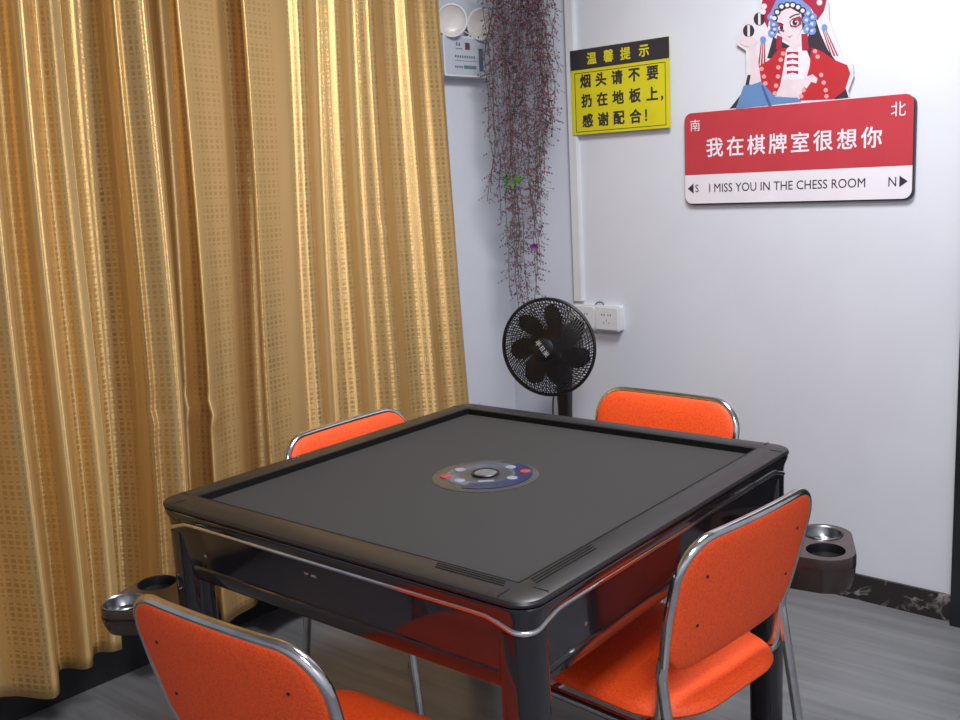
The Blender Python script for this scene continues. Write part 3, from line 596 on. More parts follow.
for k in range(6): b.prism([(-.068 + k * .0062, .096), (-.064 + k * .0062, .096), (-.064 + k * .0062, .1), (-.068 + k * .0062, .1)], Z, .0006)
b.build('small_print', M['slate'], face, smooth=0); b = MB()
for k in range(5): b.prism([(-.076 + k * .009, .030), (-.070 + k * .009, .030), (-.070 + k * .009, .037), (-.076 + k * .009, .037)], Z, .0006)
b.build('small_print', M['slate'], face, smooth=0); b = MB()
for k in range(14): b.prism([(-.074 + k * .0085, .054), (-.069 + k * .0085, .054), (-.069 + k * .0085, .057), (-.074 + k * .0085, .057)], Z, .0006)
b.build('small_print', M['slate'], face, smooth=0)
for x, yy, an in ((-.095, .192, -.62), (.066, .190, -.55)):
    A = E0 @ T(x, yy, .062) @ Matrix.Rotation(an, 4, 'Y') @ Matrix.Rotation(.12, 4, 'X')
    b = MB(); b.lathe([(.002, -.036), (.030, -.034), (.046, -.018), (.056, .004), (.059, .012), (.057, .016), (.052, .016)], 36, A); hd = b.build('lamp_head', M['white_plastic'], t3)
    b = MB(); b.lathe([(.052, .0145), (.048, .011), (.03, .006), (.002, .004)], 36, A, cap1=True); b.build('lens', M['lens'], hd)
    b = MB(); b.box(E0 @ Vector((x + (.012 if x < 0 else -.012), .141, .040)), (.026, .018, .010), rot=leftM(0, 0).to_3x3(), bev=.002)
    b.tube([E0 @ Vector((x, .141, .036)), E0 @ Vector((x, .165, .03)), A @ Vector((0, 0, -.03))], .009, 10)
    b.build('bracket', M['white_plastic'], t3)
b = MB(); b.tube(cr([E0 @ Vector(q) for q in ((-.05, .19, .03), (-.015, .165, .045), (.02, .15, .05), (.03, .142, .048))], 6), .0022, 6)
b.build('cable', M['white_plastic'], t3); b = MB()
b.tube(cr([E0 @ Vector(q) for q in ((.035, .19, .03), (.03, .165, .05), (.012, .15, .055), (.004, .142, .048))], 6), .0022, 6)
b.build('cable', M['white_plastic'], t3)

# ------------------------------------------------------------------ curtains
CA = Vector((-1.06, 1.12, 0)); CT = Vector((-.0917, -.9958, 0)); CM = Vector((.9958, -.0917, 0))
def curtain(name, ctrl, ztop, zbot, drift, label, crinkle=(), lift=lambda u: 0):
    """ctrl: plan profile (u along the track, w towards the room); flares slightly towards the hem"""
    pr = cr(ctrl, 8); L = [0.0]
    for a, c in zip(pr, pr[1:]): L.append(L[-1] + sqrt((a[0] - c[0]) ** 2 + (a[1] - c[1]) ** 2))
    NZ = 60; vs = []; uvs = []
    for j in range(NZ + 1):
        z = ztop + (zbot - ztop) * j / NZ; h = (2.05 - z); hc = max(h, 0)
        for (u, w), l in zip(pr, L):
            k = drift(u, hc)
            du = k + .004 * sin(3.1 * z + 7 * u) ; ww = w * (.72 + .24 * max(h, 0)) + .006 * sin(2.3 * z + 5 * u)
            for cu_, cz, cs in crinkle:
                g = math.exp(-((u - cu_) / .035) ** 2 - ((z - cz) / .03) ** 2); ww += cs * g * (1 if z < cz else -.6)
            p_ = CA + CT * (u + du) + CM * ww
            vs.append((p_.x, p_.y, z - .006 * cos(9 * u) * (j / NZ) + lift(u) * (j / NZ) ** 6)); uvs.append((l, z))
    n = len(pr); fs = [(j * n + i, j * n + i + 1, (j + 1) * n + i + 1, (j + 1) * n + i) for j in range(NZ) for i in range(n - 1)]
    b = MB(); b.add(vs, fs); o = b.build(name, M['curtain'], smooth=180, fix=False, uvs=uvs)
    so = o.modifiers.new('thickness', 'SOLIDIFY'); so.thickness = .002; so.offset = 0
    tag(o, label, 'curtain', 'gold curtains')
    return o
dr = lambda u, h: (1 - min(max(u / .5, 0), 1)) * (.012 - .030 * (h / 1.4) ** 2.4) + min(max(u / .5, 0), 1) * .034 * h
right_prof = [(-.035, .012), (-.01, .03), (.03, .018), (.07, .0), (.115, .028), (.135, .036), (.17, .008), (.21, .002), (.26, .022), (.29, .046), (.315, .046), (.35, .010), (.385, .004), (.42, .026), (.445, .046),
              (.475, .034), (.51, .006), (.55, .012), (.58, .042), (.605, .05), (.635, .036), (.67, .034), (.71, .037), (.75, .045), (.79, .058), (.803, .056), (.800, .040), (.775, .016), (.762, -.004), (.80, -.026),
              (.835, -.012), (.865, .014), (.90, .026), (.94, .036), (.98, .054), (1.003, .064), (1.010, .058), (.998, .036), (.972, .004), (.975, -.04), (1.01, -.075), (1.045, -.06), (1.075, .024), (1.10, .066), (1.125, .06),
              (1.155, .02), (1.17, .026), (1.178, .02), (1.188, -.02), (1.20, -.07), (1.24, -.10), (1.29, -.085), (1.325, -.04), (1.35, -.01)]
curtain('curtain', right_prof, 2.56, .125, dr, 'wide gold patterned curtain hanging next to the emergency light', [(1.165, .80, .016), (1.0, .79, .018), (.30, 1.29, .006)], lift=lambda u: .06 * min(max((u - 1.1) / .2, 0), 1))
left_prof = [(1.322, .034), (1.35, .026), (1.375, .0), (1.40, .018), (1.418, .05), (1.432, .06), (1.448, .05), (1.475, -.005), (1.497, .005), (1.52, .06), (1.538, .078), (1.556, .066), (1.60, .0), (1.65, -.03), (1.70, .0), (1.74, .05), (1.78, .04), (1.84, -.03), (1.90, .01), (1.96, .05), (2.03, .03),
             (2.10, -.03), (2.18, .03), (2.26, .05), (2.34, -.03), (2.44, .04), (2.52, -.02)]
def sstep(a, b_, x):
    t = min(max((x - a) / (b_ - a), 0), 1); return t * t * (3 - 2 * t)
curtain('curtain', left_prof, 2.56, .125, dr, 'gold patterned curtain at the left, its hem lifting off the dark strip behind it', lift=lambda u: .045 * (1 - sstep(1.42, 1.58, u)))
b = MB(); b.tube([CA + CT * -.08 + Vector((0, 0, 2.585)) + CM * .01, CA + CT * 2.6 + Vector((0, 0, 2.585)) + CM * .01], .013, 12)
tag(b.build('curtain_rail', M['steel']), 'steel rail carrying the gold curtains above the frame', 'curtain rail')

# ------------------------------------------------------------------ hanging plant
HQ = Vector((-.952, 1.358, 0)); HL = Vector((.77, .639, 0)); HH = Vector((.639, -.77, 0))     # lateral, towards room
t4 = empty('hanging_plant', (HQ.x, HQ.y, 2.3))
tag(t4, 'artificial trailing plant with tiny purple berries hanging in the corner', 'plant')
OCT_V = [(1, 0, 0), (-1, 0, 0), (0, 1, 0), (0, -1, 0), (0, 0, 1), (0, 0, -1)]
OCT_F = [(0, 2, 4), (2, 1, 4), (1, 3, 4), (3, 0, 4), (2, 0, 5), (1, 2, 5), (3, 1, 5), (0, 3, 5)]
rnd = random.Random(11)
strands = [(-.055, 1.36, .5), (-.06, 1.46, .5), (-.07, 1.33, .5), (-.03, 1.33, .6), (-.045, 1.42, .6), (-.02, 1.25, .8), (0, 1.15, .8), (.01, 1.05, .9), (.0, .98, .9), (.03, .93, 1), (.055, .90, 1), (.02, .93, .9), (.045, 1.0, .9), (.075, .95, 1.0),
           (.09, 1.08, 1), (.11, 1.25, .9), (.125, 1.30, 1), (.135, 1.34, 1), (.15, 1.42, .8), (.145, 1.5, .8), (.10, .98, .7), (.13, 1.18, .5), (.155, 1.55, .9), (.165, 1.62, .8), (.185, 1.72, .7), (.20, 1.78, .6), (.12, 1.45, .8), (.06, 1.3, .9), (.02, 1.4, .9), (-.01, 1.5, .8),
           (.17, 1.6, .9), (.09, 1.52, .9), (.14, 1.75, .9), (.05, 1.6, .9), (-.03, 1.62, .9), (.11, 1.72, .9), (.16, 1.82, .9), (.02, 1.8, .9)]
for si, (lx, zb, dens) in enumerate(strands):
    ph = rnd.uniform(0, 6.28); l0 = lx * .75 + .03; dp = rnd.uniform(-.045, .05)
    b = MB(); path = []
    n = 14; zt = 2.36
    for i in range(n + 1):
        f = i / n; z = zt + (zb - zt) * f
        l = l0 + (lx - l0) * f + .016 * sin(ph + 7 * f) + .007 * sin(2 * ph + 19 * f); dd = dp + .012 * cos(ph + 5 * f)
        path.append(HQ + HL * l + HH * dd + Vector((0, 0, z)) - t4.location)
    b.tube(path, .0011, 4, mat=0)
    nt = int((zt - zb) * 120 * dens)
    for k in range(nt):
        f = rnd.uniform(.1, 1.0); x = f * n; i = min(int(x), n - 1); p0 = path[i].lerp(path[i + 1], x - i)
        a = rnd.uniform(0, 2 * pi); ln_ = rnd.uniform(.008, .030 + .018 * f)
        tip = p0 + (HL * cos(a) + HH * sin(a)) * ln_ + Vector((0, 0, -rnd.uniform(.0, .024)))
        b.tube([p0, (p0 + tip) / 2 + Vector((0, 0, .004)), tip], .0005, 3, mat=0, cap=False)
        for q in range(rnd.choice((1, 2, 2, 3))):
            c = p0.lerp(tip, 1 - .33 * q); r = rnd.uniform(.0026, .0048)
            b.add([c + Vector(v) * r for v in OCT_V], OCT_F, 2 if rnd.random() < .25 else 1)
    o = b.build('berry_strand', [M['stem'], M['berry'], M['berry_pale']], t4, smooth=60, fix=False)
b = MB()
lc = HQ + HL * .012 + HH * .07 + Vector((0, 0, 1.405)) - t4.location
for k in range(9):
    a = k * 2.4; d3 = (HL * cos(a) + HH * .4 * sin(a * 1.3) + Vector((0, 0, .5 * sin(a) - .2))).normalized(); s3 = d3.cross(Vector((0, 0, 1))).normalized(); u3 = s3.cross(d3)
    p0 = lc + d3 * .006; Lf = .034
    b.add([p0, p0 + d3 * Lf * .5 + s3 * .011 + u3 * .004, p0 + d3 * Lf, p0 + d3 * Lf * .5 - s3 * .011 + u3 * .004, p0 + d3 * Lf * .5 - u3 * .003], [(0, 1, 4), (1, 2, 4), (2, 3, 4), (3, 0, 4), (0, 3, 1), (1, 3, 2)])
tag(b.build('leaf_cluster', M['leaf'], t4, smooth=0), 'small tuft of bright green leaves')
b = MB()
lc = HQ + HL * .085 + HH * .06 + Vector((0, 0, 1.155)) - t4.location
for k in range(8):
    a = k * 2 * pi / 8; d3 = (HL * cos(a) + Vector((0, 0, sin(a))) + HH * .6).normalized(); s3 = d3.cross(HH).normalized(); u3 = s3.cross(d3)
    p0 = lc; Lf = .019
    b.add([p0, p0 + d3 * Lf * .6 + s3 * .008, p0 + d3 * Lf, p0 + d3 * Lf * .6 - s3 * .008, p0 + d3 * Lf * .6 - u3 * .004], [(0, 1, 4), (1, 2, 4), (2, 3, 4), (3, 0, 4), (0, 3, 1), (1, 3, 2)])
tag(b.build('flower', M['petal'], t4, smooth=0), 'single violet flower')
b = MB(); b.box((.02, .045, .03), (.10, .07, .02), bev=.006); b.tube([Vector((.02, .045, .03)), Vector((-.02, .12, .05)), Vector((-.05, .205, .05))], .006, 8)
b.build('hook_plate', M['white_plastic'], t4)

# ------------------------------------------------------------------ fan
FC = Vector((-.67, 1.187, .823)); FD = Vector((.262, -.965, .03)).normalized(); FR = .169
FX = FD.cross(Vector((0, 0, 1))).normalized() * -1; FU = FD.cross(FX)
if FU.z < 0: FU = -FU; 
FX = FU.cross(FD)
piv = FC - FD * .145
t5 = empty('pedestal_fan', (piv.x, piv.y, 0))
tag(t5, 'black pedestal fan standing in the corner behind the table', 'fan')
FM = Matrix.Translation(-t5.location) @ basis(FC, FX, FU, FD)
UPM = Matrix()
b = MB(); b.lathe([(.15, 0), (.155, .008), (.15, .02), (.06, .036), (.03, .05)], 40, cap0=True, cap1=True); b.build('base', M['black_plastic'], t5)
b = MB(); b.lathe([(.013, .045), (.013, .46)], 20, cap0=True, cap1=True); b.lathe([(.019, .40), (.021, .42), (.021, .5), (.019, .56)], 20, cap0=True, cap1=True); b.build('pole', M['black_plastic'], t5)
b = MB(); b.loops([[Vector((x, y, z)) for x, y in rrect(hx, hy, min(hx, hy) * .6, 5)] for z, hx, hy in ((.5, .022, .020), (.58, .024, .022), (.66, .027, .024), (.72, .03, .026), (.76, .026, .022))], cap0=True, cap1=True); b.build('neck', M['black_plastic'], t5)
b = MB(); b.lathe([(.012, -.235), (.045, -.225), (.062, -.19), (.066, -.12), (.062, -.075), (.05, -.062)], 32, FM, cap0=True, cap1=True); b.build('motor_housing', M['black_plastic'], t5)
for k in range(7):
    a0 = k * 2 * pi / 7 + .35; L = []
    for j in range(9):
        f = j / 8; r = .030 + (FR - .046) * f; row = []
        wd = .36 + .58 * sin(pi * min(1, .15 + f * .8)) * .75
        for i in range(7):
            g = i / 6; a = a0 + wd * (g - .5) + .25 * f; rr_ = r * (1 - .10 * f * abs(g - .5) * 2)
            row.append((FM @ Vector((rr_ * cos(a), rr_ * sin(a), -.012 - .030 * (g - .5) * (1 - .35 * f))), (a, rr_)))
        L.append([q[0] for q in row])
    th = FD * .0016
    up = MB(); up.loops([[q + th for q in r_] + [q - th for q in reversed(r_)] for r_ in L], cap0=True, cap1=True)
    up.build('blade', M['black_plastic'], t5)
b = MB(); b.lathe([(.030, -.045), (.032, -.01), (.026, .004), (.002, .006)], 28, FM, cap0=True, cap1=True); b.build('blade_hub', M['black_plastic'], t5)
def guard(name, zfun, rings, spokes, rin, r=.0011):
    b = MB()
    for q in rings: b.tube([FM @ Vector((q * cos(2 * pi * i / 48), q * sin(2 * pi * i / 48), zfun(q))) for i in range(48)], r * (1.0), 4, closed=True)
    for k in range(spokes):
        a = 2 * pi * k / spokes
        b.tube([FM @ Vector((q * cos(a + (q / FR) * .5), q * sin(a + (q / FR) * .5), zfun(q))) for q in [rin + (FR - .003 - rin) * i / 7 for i in range(8)]], r * 1.15, 4)
    return b.build(name, M['black_plastic'], t5, smooth=60)
zf = lambda q: .052 - .040 * (q / FR) ** 3
zb_ = lambda q: -.060 + .058 * (q / FR) ** 3
fg = guard('front_guard', zf, [.042 + (FR - .046) * i / 13 for i in range(13)], 96, .036, .0016)
b = MB(); b.lathe([(.002, .060), (.030, .060), (.038, .056), (.041, .050), (.038, .044), (.002, .044)], 36, FM, cap0=True, cap1=True); bd = b.build('badge', M['black_plastic'], fg)
ang = radians(-52)
letters([('半', .022, FM @ Matrix.Rotation(ang, 4, 'Z') @ T(-.026, 0, .060), .0004), ('日', .020, FM @ Matrix.Rotation(ang, 4, 'Z') @ T(-.004, 0, .060), .0004), ('米', .022, FM @ Matrix.Rotation(ang, 4, 'Z') @ T(.018, 0, .060), .0004)], 'lettering', M['fan_mark'], bd)
guard('rear_guard', zb_, [.055 + (FR - .06) * i / 8 for i in range(8)], 64, .05, .0013)
b = MB(); b.tube([FM @ Vector((FR * cos(2 * pi * i / 64), FR * sin(2 * pi * i / 64), .006)) for i in range(64)], .0062, 10, closed=True); b.build('guard_rim', M['black_plastic'], t5)
b = MB(); b.tube(cr([(-.03, .01, .66), (-.045, -.01, .60), (-.04, -.02, .45), (-.03, -.01, .2), (-.05, .05, .045)], 6), .003, 6); b.build('cord', M['black_plastic'], t5)

# ------------------------------------------------------------------ mahjong table
HX, HY = .49, .51
t6 = empty('mahjong_table', (0, 0, 0))
tag(t6, 'black square automatic mahjong table with a grey felt top', 'table')
def rl(inset, z, r=.045, zf=None):
    rr_ = max(r - inset, .004)
    pts = []
    K = 10
    for (x, y) in rrect(HX - inset, HY - inset, rr_, K): pts.append((x, y))
    # refine the straight runs
    out = []
    for i in range(len(pts)):
        a = pts[i]; c = pts[(i + 1) % len(pts)]
        out.append(a)
        if abs(a[0] - c[0]) + abs(a[1] - c[1]) > .3:
            for k in range(1, 40): out.append((a[0] + (c[0] - a[0]) * k / 40, a[1] + (c[1] - a[1]) * k / 40))
    return [Vector((x, y, zf(x, y) if zf else z)) for x, y in out]
def dip(x, y):          # the chrome line sinks where it rounds each corner
    d = max(HX - abs(x), 0) + max(HY - abs(y), 0)
    e = min(max((d - .028) / .085, 0), 1); e = e * e * (3 - 2 * e)
    return -.019 * (1 - e)
IN = .066
b = MB(); b.loops([rl(.004, .7725), rl(.0005, .775), rl(0, .779), rl(.003, .7835), rl(.009, .786), rl(IN - .004, .787), rl(IN - .001, .7855), rl(IN, .783), rl(IN, .766)])
rim = b.build('top_frame', M['rim'], t6)
b = MB(); b.loops([rl(IN - .003, .7872), rl(IN + .0012, .7862), rl(IN + .0016, .769)]); b.build('inner_lip', M['groove'], t6)
b = MB(); b.loops([rl(IN - .002, .7715), rl(IN - .002, .755)], cap0=True, cap1=True); b.build('felt_surface', M['felt'], t6)
# ridged lines on the frame beside the corner nearest the window-less side
for j in range(3):
    o_ = IN - .010 - .0075 * j
    b = MB(); b.box(((.405 + .26) / 2 + .004 * j, -HY + o_, .7873), (.145, .0013, .0008)); b.build('frame_ridge', M['groove'], t6, smooth=0)
    b = MB(); b.box((HX - o_, (-.425 - .25) / 2 - .004 * j, .7873), (.0013, .175, .0008)); b.build('frame_ridge', M['groove'], t6, smooth=0)
for k in range(4):       # corner seams of the frame
    sx, sy = ((1, -1), (1, 1), (-1, 1), (-1, -1))[k]; b = MB()
    b.box((sx * (HX - .062), sy * (HY - .020), .7868), (.0016, .030, .0006)); b.build('corner_seam', M['groove'], t6, smooth=0)
    b = MB(); b.box((sx * (HX - .020), sy * (HY - .062), .7868), (.030, .0016, .0006)); b.build('corner_seam', M['groove'], t6, smooth=0)
b = MB(); b.loops([rl(.0085, .7755), rl(.0085, .7700)]); b.build('frame_groove', M['groove'], t6)
b = MB(); b.loops([rl(.008, .7712), rl(.0035, .7706), rl(.0022, .7685), rl(.0025, .765), rl(.0085, .750), rl(.0115, 0, zf=lambda x, y: .745 + dip(x, y))]); b.build('shoulder_band', M['gloss'], t6)
def trim_zone(): 
    z0 = .7455
    return [rl(.0125 - .0050 * cos(q * pi / 10), 0, zf=lambda x, y, q=q: z0 + .0052 * sin(q * pi / 10) + dip(x, y)) for q in (5, 4, 3, 2, 1, 0, -1, -2, -3, -4, -5)]
b = MB(); b.loops(trim_zone()); tag(b.build('chrome_trim', M['chrome'], t6), 'thin chrome line dipping at each corner')
b = MB(); b.loops([rl(.0115, 0, zf=lambda x, y: .744 + dip(x, y)), rl(.0155, .708), rl(.0215, .655), rl(.025, .6525), rl(.025, .6495), rl(.0225, .647), rl(.026, .624), rl(.030, .618), rl(.044, .618)], cap1=True); b.build('apron', M['gloss'], t6)
for sx, sy in ((1, -1), (1, 1), (-1, 1), (-1, -1)):
    c = (sx * (HX - .048), sy * (HY - .048))
    b = MB()
    b.loops([[Vector((x, y, z)) for x, y in rrect(h, h, h * .72, 6, c)] for z, h in ((.7225, .0358), (.70, .0355), (.66, .0355), (.60, .0355), (.30, .035), (.03, .034))], cap0=True, cap1=True)
    lg = b.build('leg', M['gloss'], t6)
    b = MB(); b.lathe([(.028, 0), (.03, .004), (.03, .026), (.022, .031)], 24, Matrix.Translation((c[0], c[1], 0)), cap0=True, cap1=True); b.build('foot', M['rubber'], lg)
# small grey maker's mark and a bright screw on the apron
b = MB(); F = basis((-.02, -HY + .0148, .722), (1, 0, 0), (0, 0, 1), (0, -1, 0))
b.prism(arc((-.012, 0), .007, 0, 2 * pi, 14)[:-1], F, .0006); b.prism([(.001, -.007), (.015, -.007), (.013, .006), (.009, .001), (.004, .006)], F, .0006); b.build('maker_mark', M['grey_mark'], t6, smooth=0)
for (x, y), ex, ez in (((-.352, -HY + .0205), (1, 0, 0), (0, -1, 0)), ((HX - .0205, -.33), (0, 1, 0), (1, 0, 0)), ((.352, HY - .0205), (-1, 0, 0), (0, 1, 0)), ((-HX + .0205, .33), (0, -1, 0), (-1, 0, 0))):
    b = MB(); b.lathe([(.0055, 0), (.005, .002), (.001, .003)], 14, basis((x, y, .684), ex, (0, 0, 1), ez), cap1=True); b.build('screw', M['chrome'], t6)
# control console in the middle of the felt
CC = (-.012, .012)
def ell(rx, k=48, c=CC): return [(c[0] + rx * cos(2 * pi * i / k), c[1] + rx * sin(2 * pi * i / k)) for i in range(k)]
b = MB(); b.loops([[Vector((x, y, z)) for x, y in ell(r)] for r, z in ((.118, .770), (.118, .7725), (.112, .7745), (.05, .776))], cap1=True); con = b.build('control_console', M['charcoal'], t6)
view_a = atan2(.759, -.641)                      # local "away" direction used to turn the print
def sector(r0, r1, a0, a1, n=20): return arc(CC, r1, a0, a1, n) + arc(CC, r0, a1, a0, n)
def flatshape(name, polys, m, z, th, par):
    b = MB()
    for q in polys: b.prism(q, Matrix.Translation((0, 0, z)), th)
    return b.build(name, m, par, smooth=0)
ar = atan2(.639, .77)
flatshape('printed_ring', [sector(.034, .088, 0, 2 * pi - .001, 60)], M['console'], .7752, .0006, con)
flatshape('navy_arc', [sector(.066, .104, ar - 2.1, ar + .75, 40)], M['navy'], .7749, .0013, con)
for k, (da, rr_, c) in enumerate(((.62, .070, 'btn_white'), (.05, .088, 'btn_red'), (-.62, .070, 'btn_white'), (pi - .62, .070, 'btn_white'), (pi + .05, .088, 'btn_red'), (pi + .62, .070, 'btn_white'))):
    x, y = CC[0] + rr_ * cos(ar + da), CC[1] + rr_ * sin(ar + da)
    b = MB(); b.lathe([(.0125, 0), (.012, .002), (.009, .003)], 20, Matrix.Translation((x, y, .7755)), cap0=True, cap1=True)
    o = b.build('button', M[c], con)
b = MB(); b.box((CC[0] + .055 * cos(ar - pi / 2), CC[1] + .055 * sin(ar - pi / 2), .7765), (.034, .012, .002), rot=Matrix.Rotation(ar, 3, 'Z')); b.build('display_window', M['btn_white'], con, smooth=0)
b = MB(); b.lathe([(.031, 0), (.032, .004), (.029, .006), (.026, .005)], 36, Matrix.Translation((CC[0], CC[1], .7755)), cap0=True); b.build('dice_ring', M['black_plastic'], con)
b = MB(); b.lathe([(.0262, .003), (.025, .0045), (.019, .0065), (.010, .0075), (.001, .008)], 36, Matrix.Translation((CC[0], CC[1], .7755)), cap0=True, cap1=True); b.build('dice_dome', M['dome'], con)
# pull-out drink holders on two legs
def holder(legc, A, B, zt, hh, lab, rw=.062):
    legc, A, B = Vector(legc), Vector(A), Vector(B)
    # hull of three circles
    cs = [(legc, .042), (A, rw), (B, rw)]; pts = []
    for c, r in cs: pts += [(c.x + r * cos(2 * pi * i / 28), c.y + r * sin(2 * pi * i / 28)) for i in range(28)]
    pts = sorted(set((round(x, 5), round(y, 5)) for x, y in pts))
    def half(P):
        h = []
        for q in P:
            while len(h) > 1 and (h[-1][0] - h[-2][0]) * (q[1] - h[-2][1]) - (h[-1][1] - h[-2][1]) * (q[0] - h[-2][0]) <= 0: h.pop()
            h.append(q)
        return h
    hull = half(pts)[:-1] + half(pts[::-1])[:-1]
    ce = (legc + A + B) / 3
    def sc(k, z): return [Vector((ce.x + (x - ce.x) * k, ce.y + (y - ce.y) * k, z)) for x, y in hull]
    b = MB(); b.loops([sc(.90, zt - hh), sc(.97, zt - hh * .7), sc(1.0, zt - hh * .3), sc(1.0, zt - .028)], cap0=True, cap1=True)
    b.loops([sc(.975, zt - .029), sc(.975, zt - .023)]); b.loops([sc(1.0, zt - .024), sc(1.0, zt - .006), sc(.985, zt)], cap0=True, cap1=False)
    # top plate with two openings
    bm = bmesh.new()
    hv = [bm.verts.new(q) for q in sc(.985, zt)]; ed = [bm.edges.new((hv[i], hv[(i + 1) % len(hv)])) for i in range(len(hv))]
    for c in (A, B):
        w = [bm.verts.new((c.x + .043 * cos(2 * pi * i / 28), c.y + .043 * sin(2 * pi * i / 28), zt)) for i in range(28)]
        ed += [bm.edges.new((w[i], w[(i + 1) % 28])) for i in range(28)]
    bmesh.ops.triangle_fill(bm, edges=ed, use_beauty=True); bm.verts.index_update()
    b.add([q.co[:] for q in bm.verts], [[q.index for q in f.verts] for f in bm.faces]); bm.free()
    ho = b.build('cup_holder', M['brown_plastic'], t6); tag(ho, lab)
    b = MB(); b.lathe([(.046, .001), (.0445, .0035), (.042, .001), (.040, -.010), (.034, -.020), (.002, -.022)], 32, Matrix.Translation((A.x, A.y, zt)), cap1=True); tag(b.build('cup_well', M['steel'], ho), 'steel lined cup well')
    b = MB(); b.lathe([(.043, .0005), (.042, -.004), (.040, -.020), (.002, -.0225)], 32, Matrix.Translation((B.x, B.y, zt)), cap1=True); b.build('cup_well', M['black_plastic'], ho)
holder((.45, .47), (.519, .608), (.562, .509), .552, .082, 'brown plastic drink holder by the wall', .066)
holder((-.45, -.47), (-.578, -.556), (-.612, -.452), .552, .058, 'brown plastic drink holder by the curtain', .049)

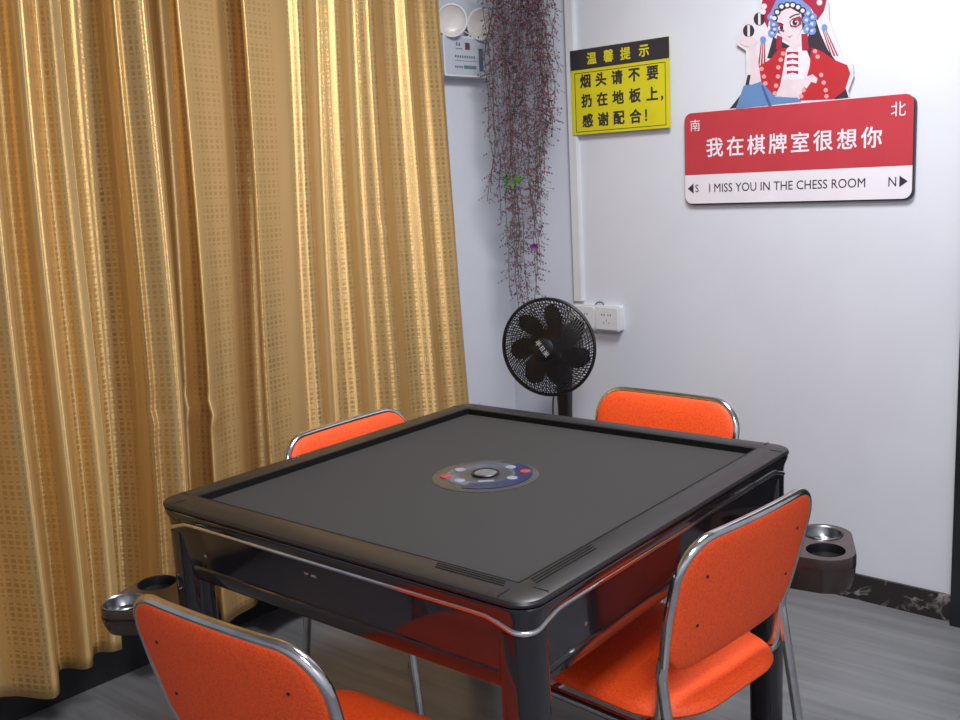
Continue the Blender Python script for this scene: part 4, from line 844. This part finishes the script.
# ------------------------------------------------------------------ chairs
def make_chair():
    t = empty('side_chair')
    TR = .0105; W = .218
    def yb(z): return -.155 - (z - .545) * .24          # recline of the back
    cv = lambda x: .22 * (x * x)
    top, bend = .797, .56
    # U-shaped back frame
    pts = []
    R_ = .075
    left = [(-.205, bend), (-W, .66), (-W, top - R_)]
    prof = [(-.203, bend), (-.210, .60), (-W, .66), (-W, top - R_)] + [(x, z) for x, z in arc((-W + R_, top - R_), R_, pi, pi / 2, 10)][1:]
    prof += [(x, top) for x in (-.10, -.05, 0, .05, .10)]
    prof += [(x, z) for x, z in arc((W - R_, top - R_), R_, pi / 2, 0, 10)] + [(W, .66), (.210, .60), (.203, bend)]
    b = MB(); b.tube([(x, yb(z) + cv(x) - .010, z) for x, z in prof], TR * .98, 14, flat=.9); b.build('back_frame', M['chrome'], t)
    for s in (-1, 1):
        y0 = yb(bend) + cv(.203) - .010
        b = MB(); b.tube(fillet([(s * .203, y0 - .0, bend + .012), (s * .203, y0 + .006, bend - .02), (s * .214, -.235, .016)], .05), TR, 12)
        lg = b.build('leg', M['chrome'], t); 
        b = MB(); b.lathe([(.012, 0), (.0145, .003), (.0145, .02), (.012, .026)], 16, Matrix.Translation((s * .215, -.238, 0)), cap0=True, cap1=True); b.build('foot_cap', M['rubber'], lg)
        # seat rail and front leg in one bent tube
        b = MB(); b.tube(fillet([(s * .2025, y0 + .003, .556), (s * .198, y0 + .016, .418), (s * .20, .165, .412), (s * .214, .215, .016)], [.055, .05], 8), TR, 12)
        lg = b.build('leg', M['chrome'], t)
        b = MB(); b.lathe([(.012, 0), (.0145, .003), (.0145, .02), (.012, .026)], 16, Matrix.Translation((s * .2145, .2165, 0)), cap0=True, cap1=True); b.build('foot_cap', M['rubber'], lg)
    b = MB()
    b.tube([(-.197, .12, .411), (.197, .12, .411)], TR * .8, 10); b.tube([(-.195, -.10, .415), (.195, -.10, .415)], TR * .8, 10); b.build('stretcher', M['chrome'], t)
    # pads: polar grids with rounded outline
    def pad(outline, place, thick, rings=(1, .985, .95, .88, .7, .45, .2)):
        n = len(outline); cx = sum(q[0] for q in outline) / n; cy = sum(q[1] for q in outline) / n
        def ring(k, side):
            return [place(cx + (x - cx) * k, cy + (y - cy) * k, side, k) for x, y in outline]
        L = [ring(k, -1) for k in reversed(rings)] + [ring(k, 1) for k in rings]
        b = MB(); b.loops(L, cap0=True, cap1=True); return b
    hw, zt, zb, rt, rb = .2165, .796, .532, .073, .07
    o1 = arc((hw - rt, zt - rt), rt, 0, pi / 2, 10) + arc((-hw + rt, zt - rt), rt, pi / 2, pi, 10) + arc((-hw + rb + .012, zb + rb), rb, pi, 1.5 * pi, 10) + arc((hw - rb - .012, zb + rb), rb, 1.5 * pi, 2 * pi, 10)
    o1 = [(q.x, q.y) for q in sample([(x, z, 0) for x, z in o1 + o1[:1]], .02)[:-1]]
    def pb(x, z, side, k):
        e = sqrt(max(0, 1 - k ** 6)); th = .0085 + (.014 if side > 0 else .008) * e
        return Vector((x, yb(z) + cv(x) - .009 + side * th, z))
    pad(o1, pb, 0).build('backrest', M['orange'], t, smooth=60)
    for x, z in ((-.152, .726), (.152, .726), (-.150, .628), (.150, .628)):
        b = MB(); b.lathe([(.004, 0), (.0036, .001), (.001, .0014)], 12, basis((x, yb(z) + cv(x) - .0245, z), (1, 0, 0), (0, .24, .97), (0, -.97, .24)), cap1=True); b.build('screw', M['screw'], t)
    sw, y1, y0_, rf, rbk = .203, .205, -.192, .07, .125
    o2 = arc((sw - rf, y1 - rf), rf, 0, pi / 2, 10) + arc((-sw + rf, y1 - rf), rf, pi / 2, pi, 10) + arc((-sw + rbk, y0_ + rbk), rbk, pi, 1.5 * pi, 10) + arc((sw - rbk, y0_ + rbk), rbk, 1.5 * pi, 2 * pi, 10)
    o2 = [(q.x, q.y) for q in sample([(x, z, 0) for x, z in o2 + o2[:1]], .02)[:-1]]
    def ps(x, y, side, k):
        e = sqrt(max(0, 1 - k ** 8)); z = .443 + (.026 * e if side > 0 else -.017 * e)
        z -= .010 * max(0, (y - .12) / .085) ** 2 - .004 * max(0, (-y - .1) / .095) ** 2
        return Vector((x, y, z))
    pad(o2, ps, 0).build('seat', M['orange'], t, smooth=60)
    return t
chair = make_chair()
place = [((.398, .040, 0), radians(90 - 7.0), 'orange chair at the right of the table, its whole back and seat showing', 'right'),
         ((.137, -.602, 0), radians(2.0), 'orange chair nearest the camera, partly covering the drink holder by the curtain', 'near'),
         ((-.365, .128, 0), radians(-90), 'orange chair standing between the table and the gold curtain', 'left'),
         ((.0, .578, 0), radians(180 - 2), 'orange chair between the table and the white sign wall', 'far')]
for i, (loc, rz, lab, _) in enumerate(place):
    o = chair if i == 0 else copy_tree(chair)
    o.location = loc; o.rotation_euler = (0, 0, rz)
    tag(o, lab, 'chair', 'orange chairs around the mahjong table')

# ------------------------------------------------------------------ light
def area(name, loc, size, power, rot=(0, 0, 0), color=(1, 1, 1)):
    l = bpy.data.lights.new(name, 'AREA'); l.shape = 'RECTANGLE'; l.size, l.size_y = size; l.energy = power; l.color = color
    o = bpy.data.objects.new(name, l); COL.objects.link(o); o.location = loc; o.rotation_euler = rot; return o
area('ceiling_panel_light', (.40, .40, CEIL - .02), (.6, .6), 50, color=(1, .99, .975))
area('ceiling_panel_light', (1.55, -1.4, CEIL - .02), (.6, .6), 52, color=(1, .99, .975))
w = bpy.data.worlds.new('world'); S.world = w; w.use_nodes = True
w.node_tree.nodes['Background'].inputs[0].default_value = (.5, .52, .56, 1); w.node_tree.nodes['Background'].inputs[1].default_value = .3

# ------------------------------------------------------------------ camera
cam = bpy.data.cameras.new('camera'); co = bpy.data.objects.new('camera', cam); COL.objects.link(co)
cr_, cu_, cw_ = Vector((0.774463, 0.630573, -0.050846)), Vector((-0.074960, 0.171279, 0.982367)), Vector((-0.628163, 0.756995, -0.179917))
co.matrix_world = basis((1.34552, -1.62267, 1.42039), cr_, cu_, -cw_)
cam.sensor_width = 36; cam.lens = 1000.61 * 36 / 960; cam.clip_start = .02
S.camera = co
S.view_settings.view_transform = 'Standard'; S.view_settings.look = 'None'; S.view_settings.gamma = 1; S.view_settings.exposure = 0
S.view_settings.use_curve_mapping = False
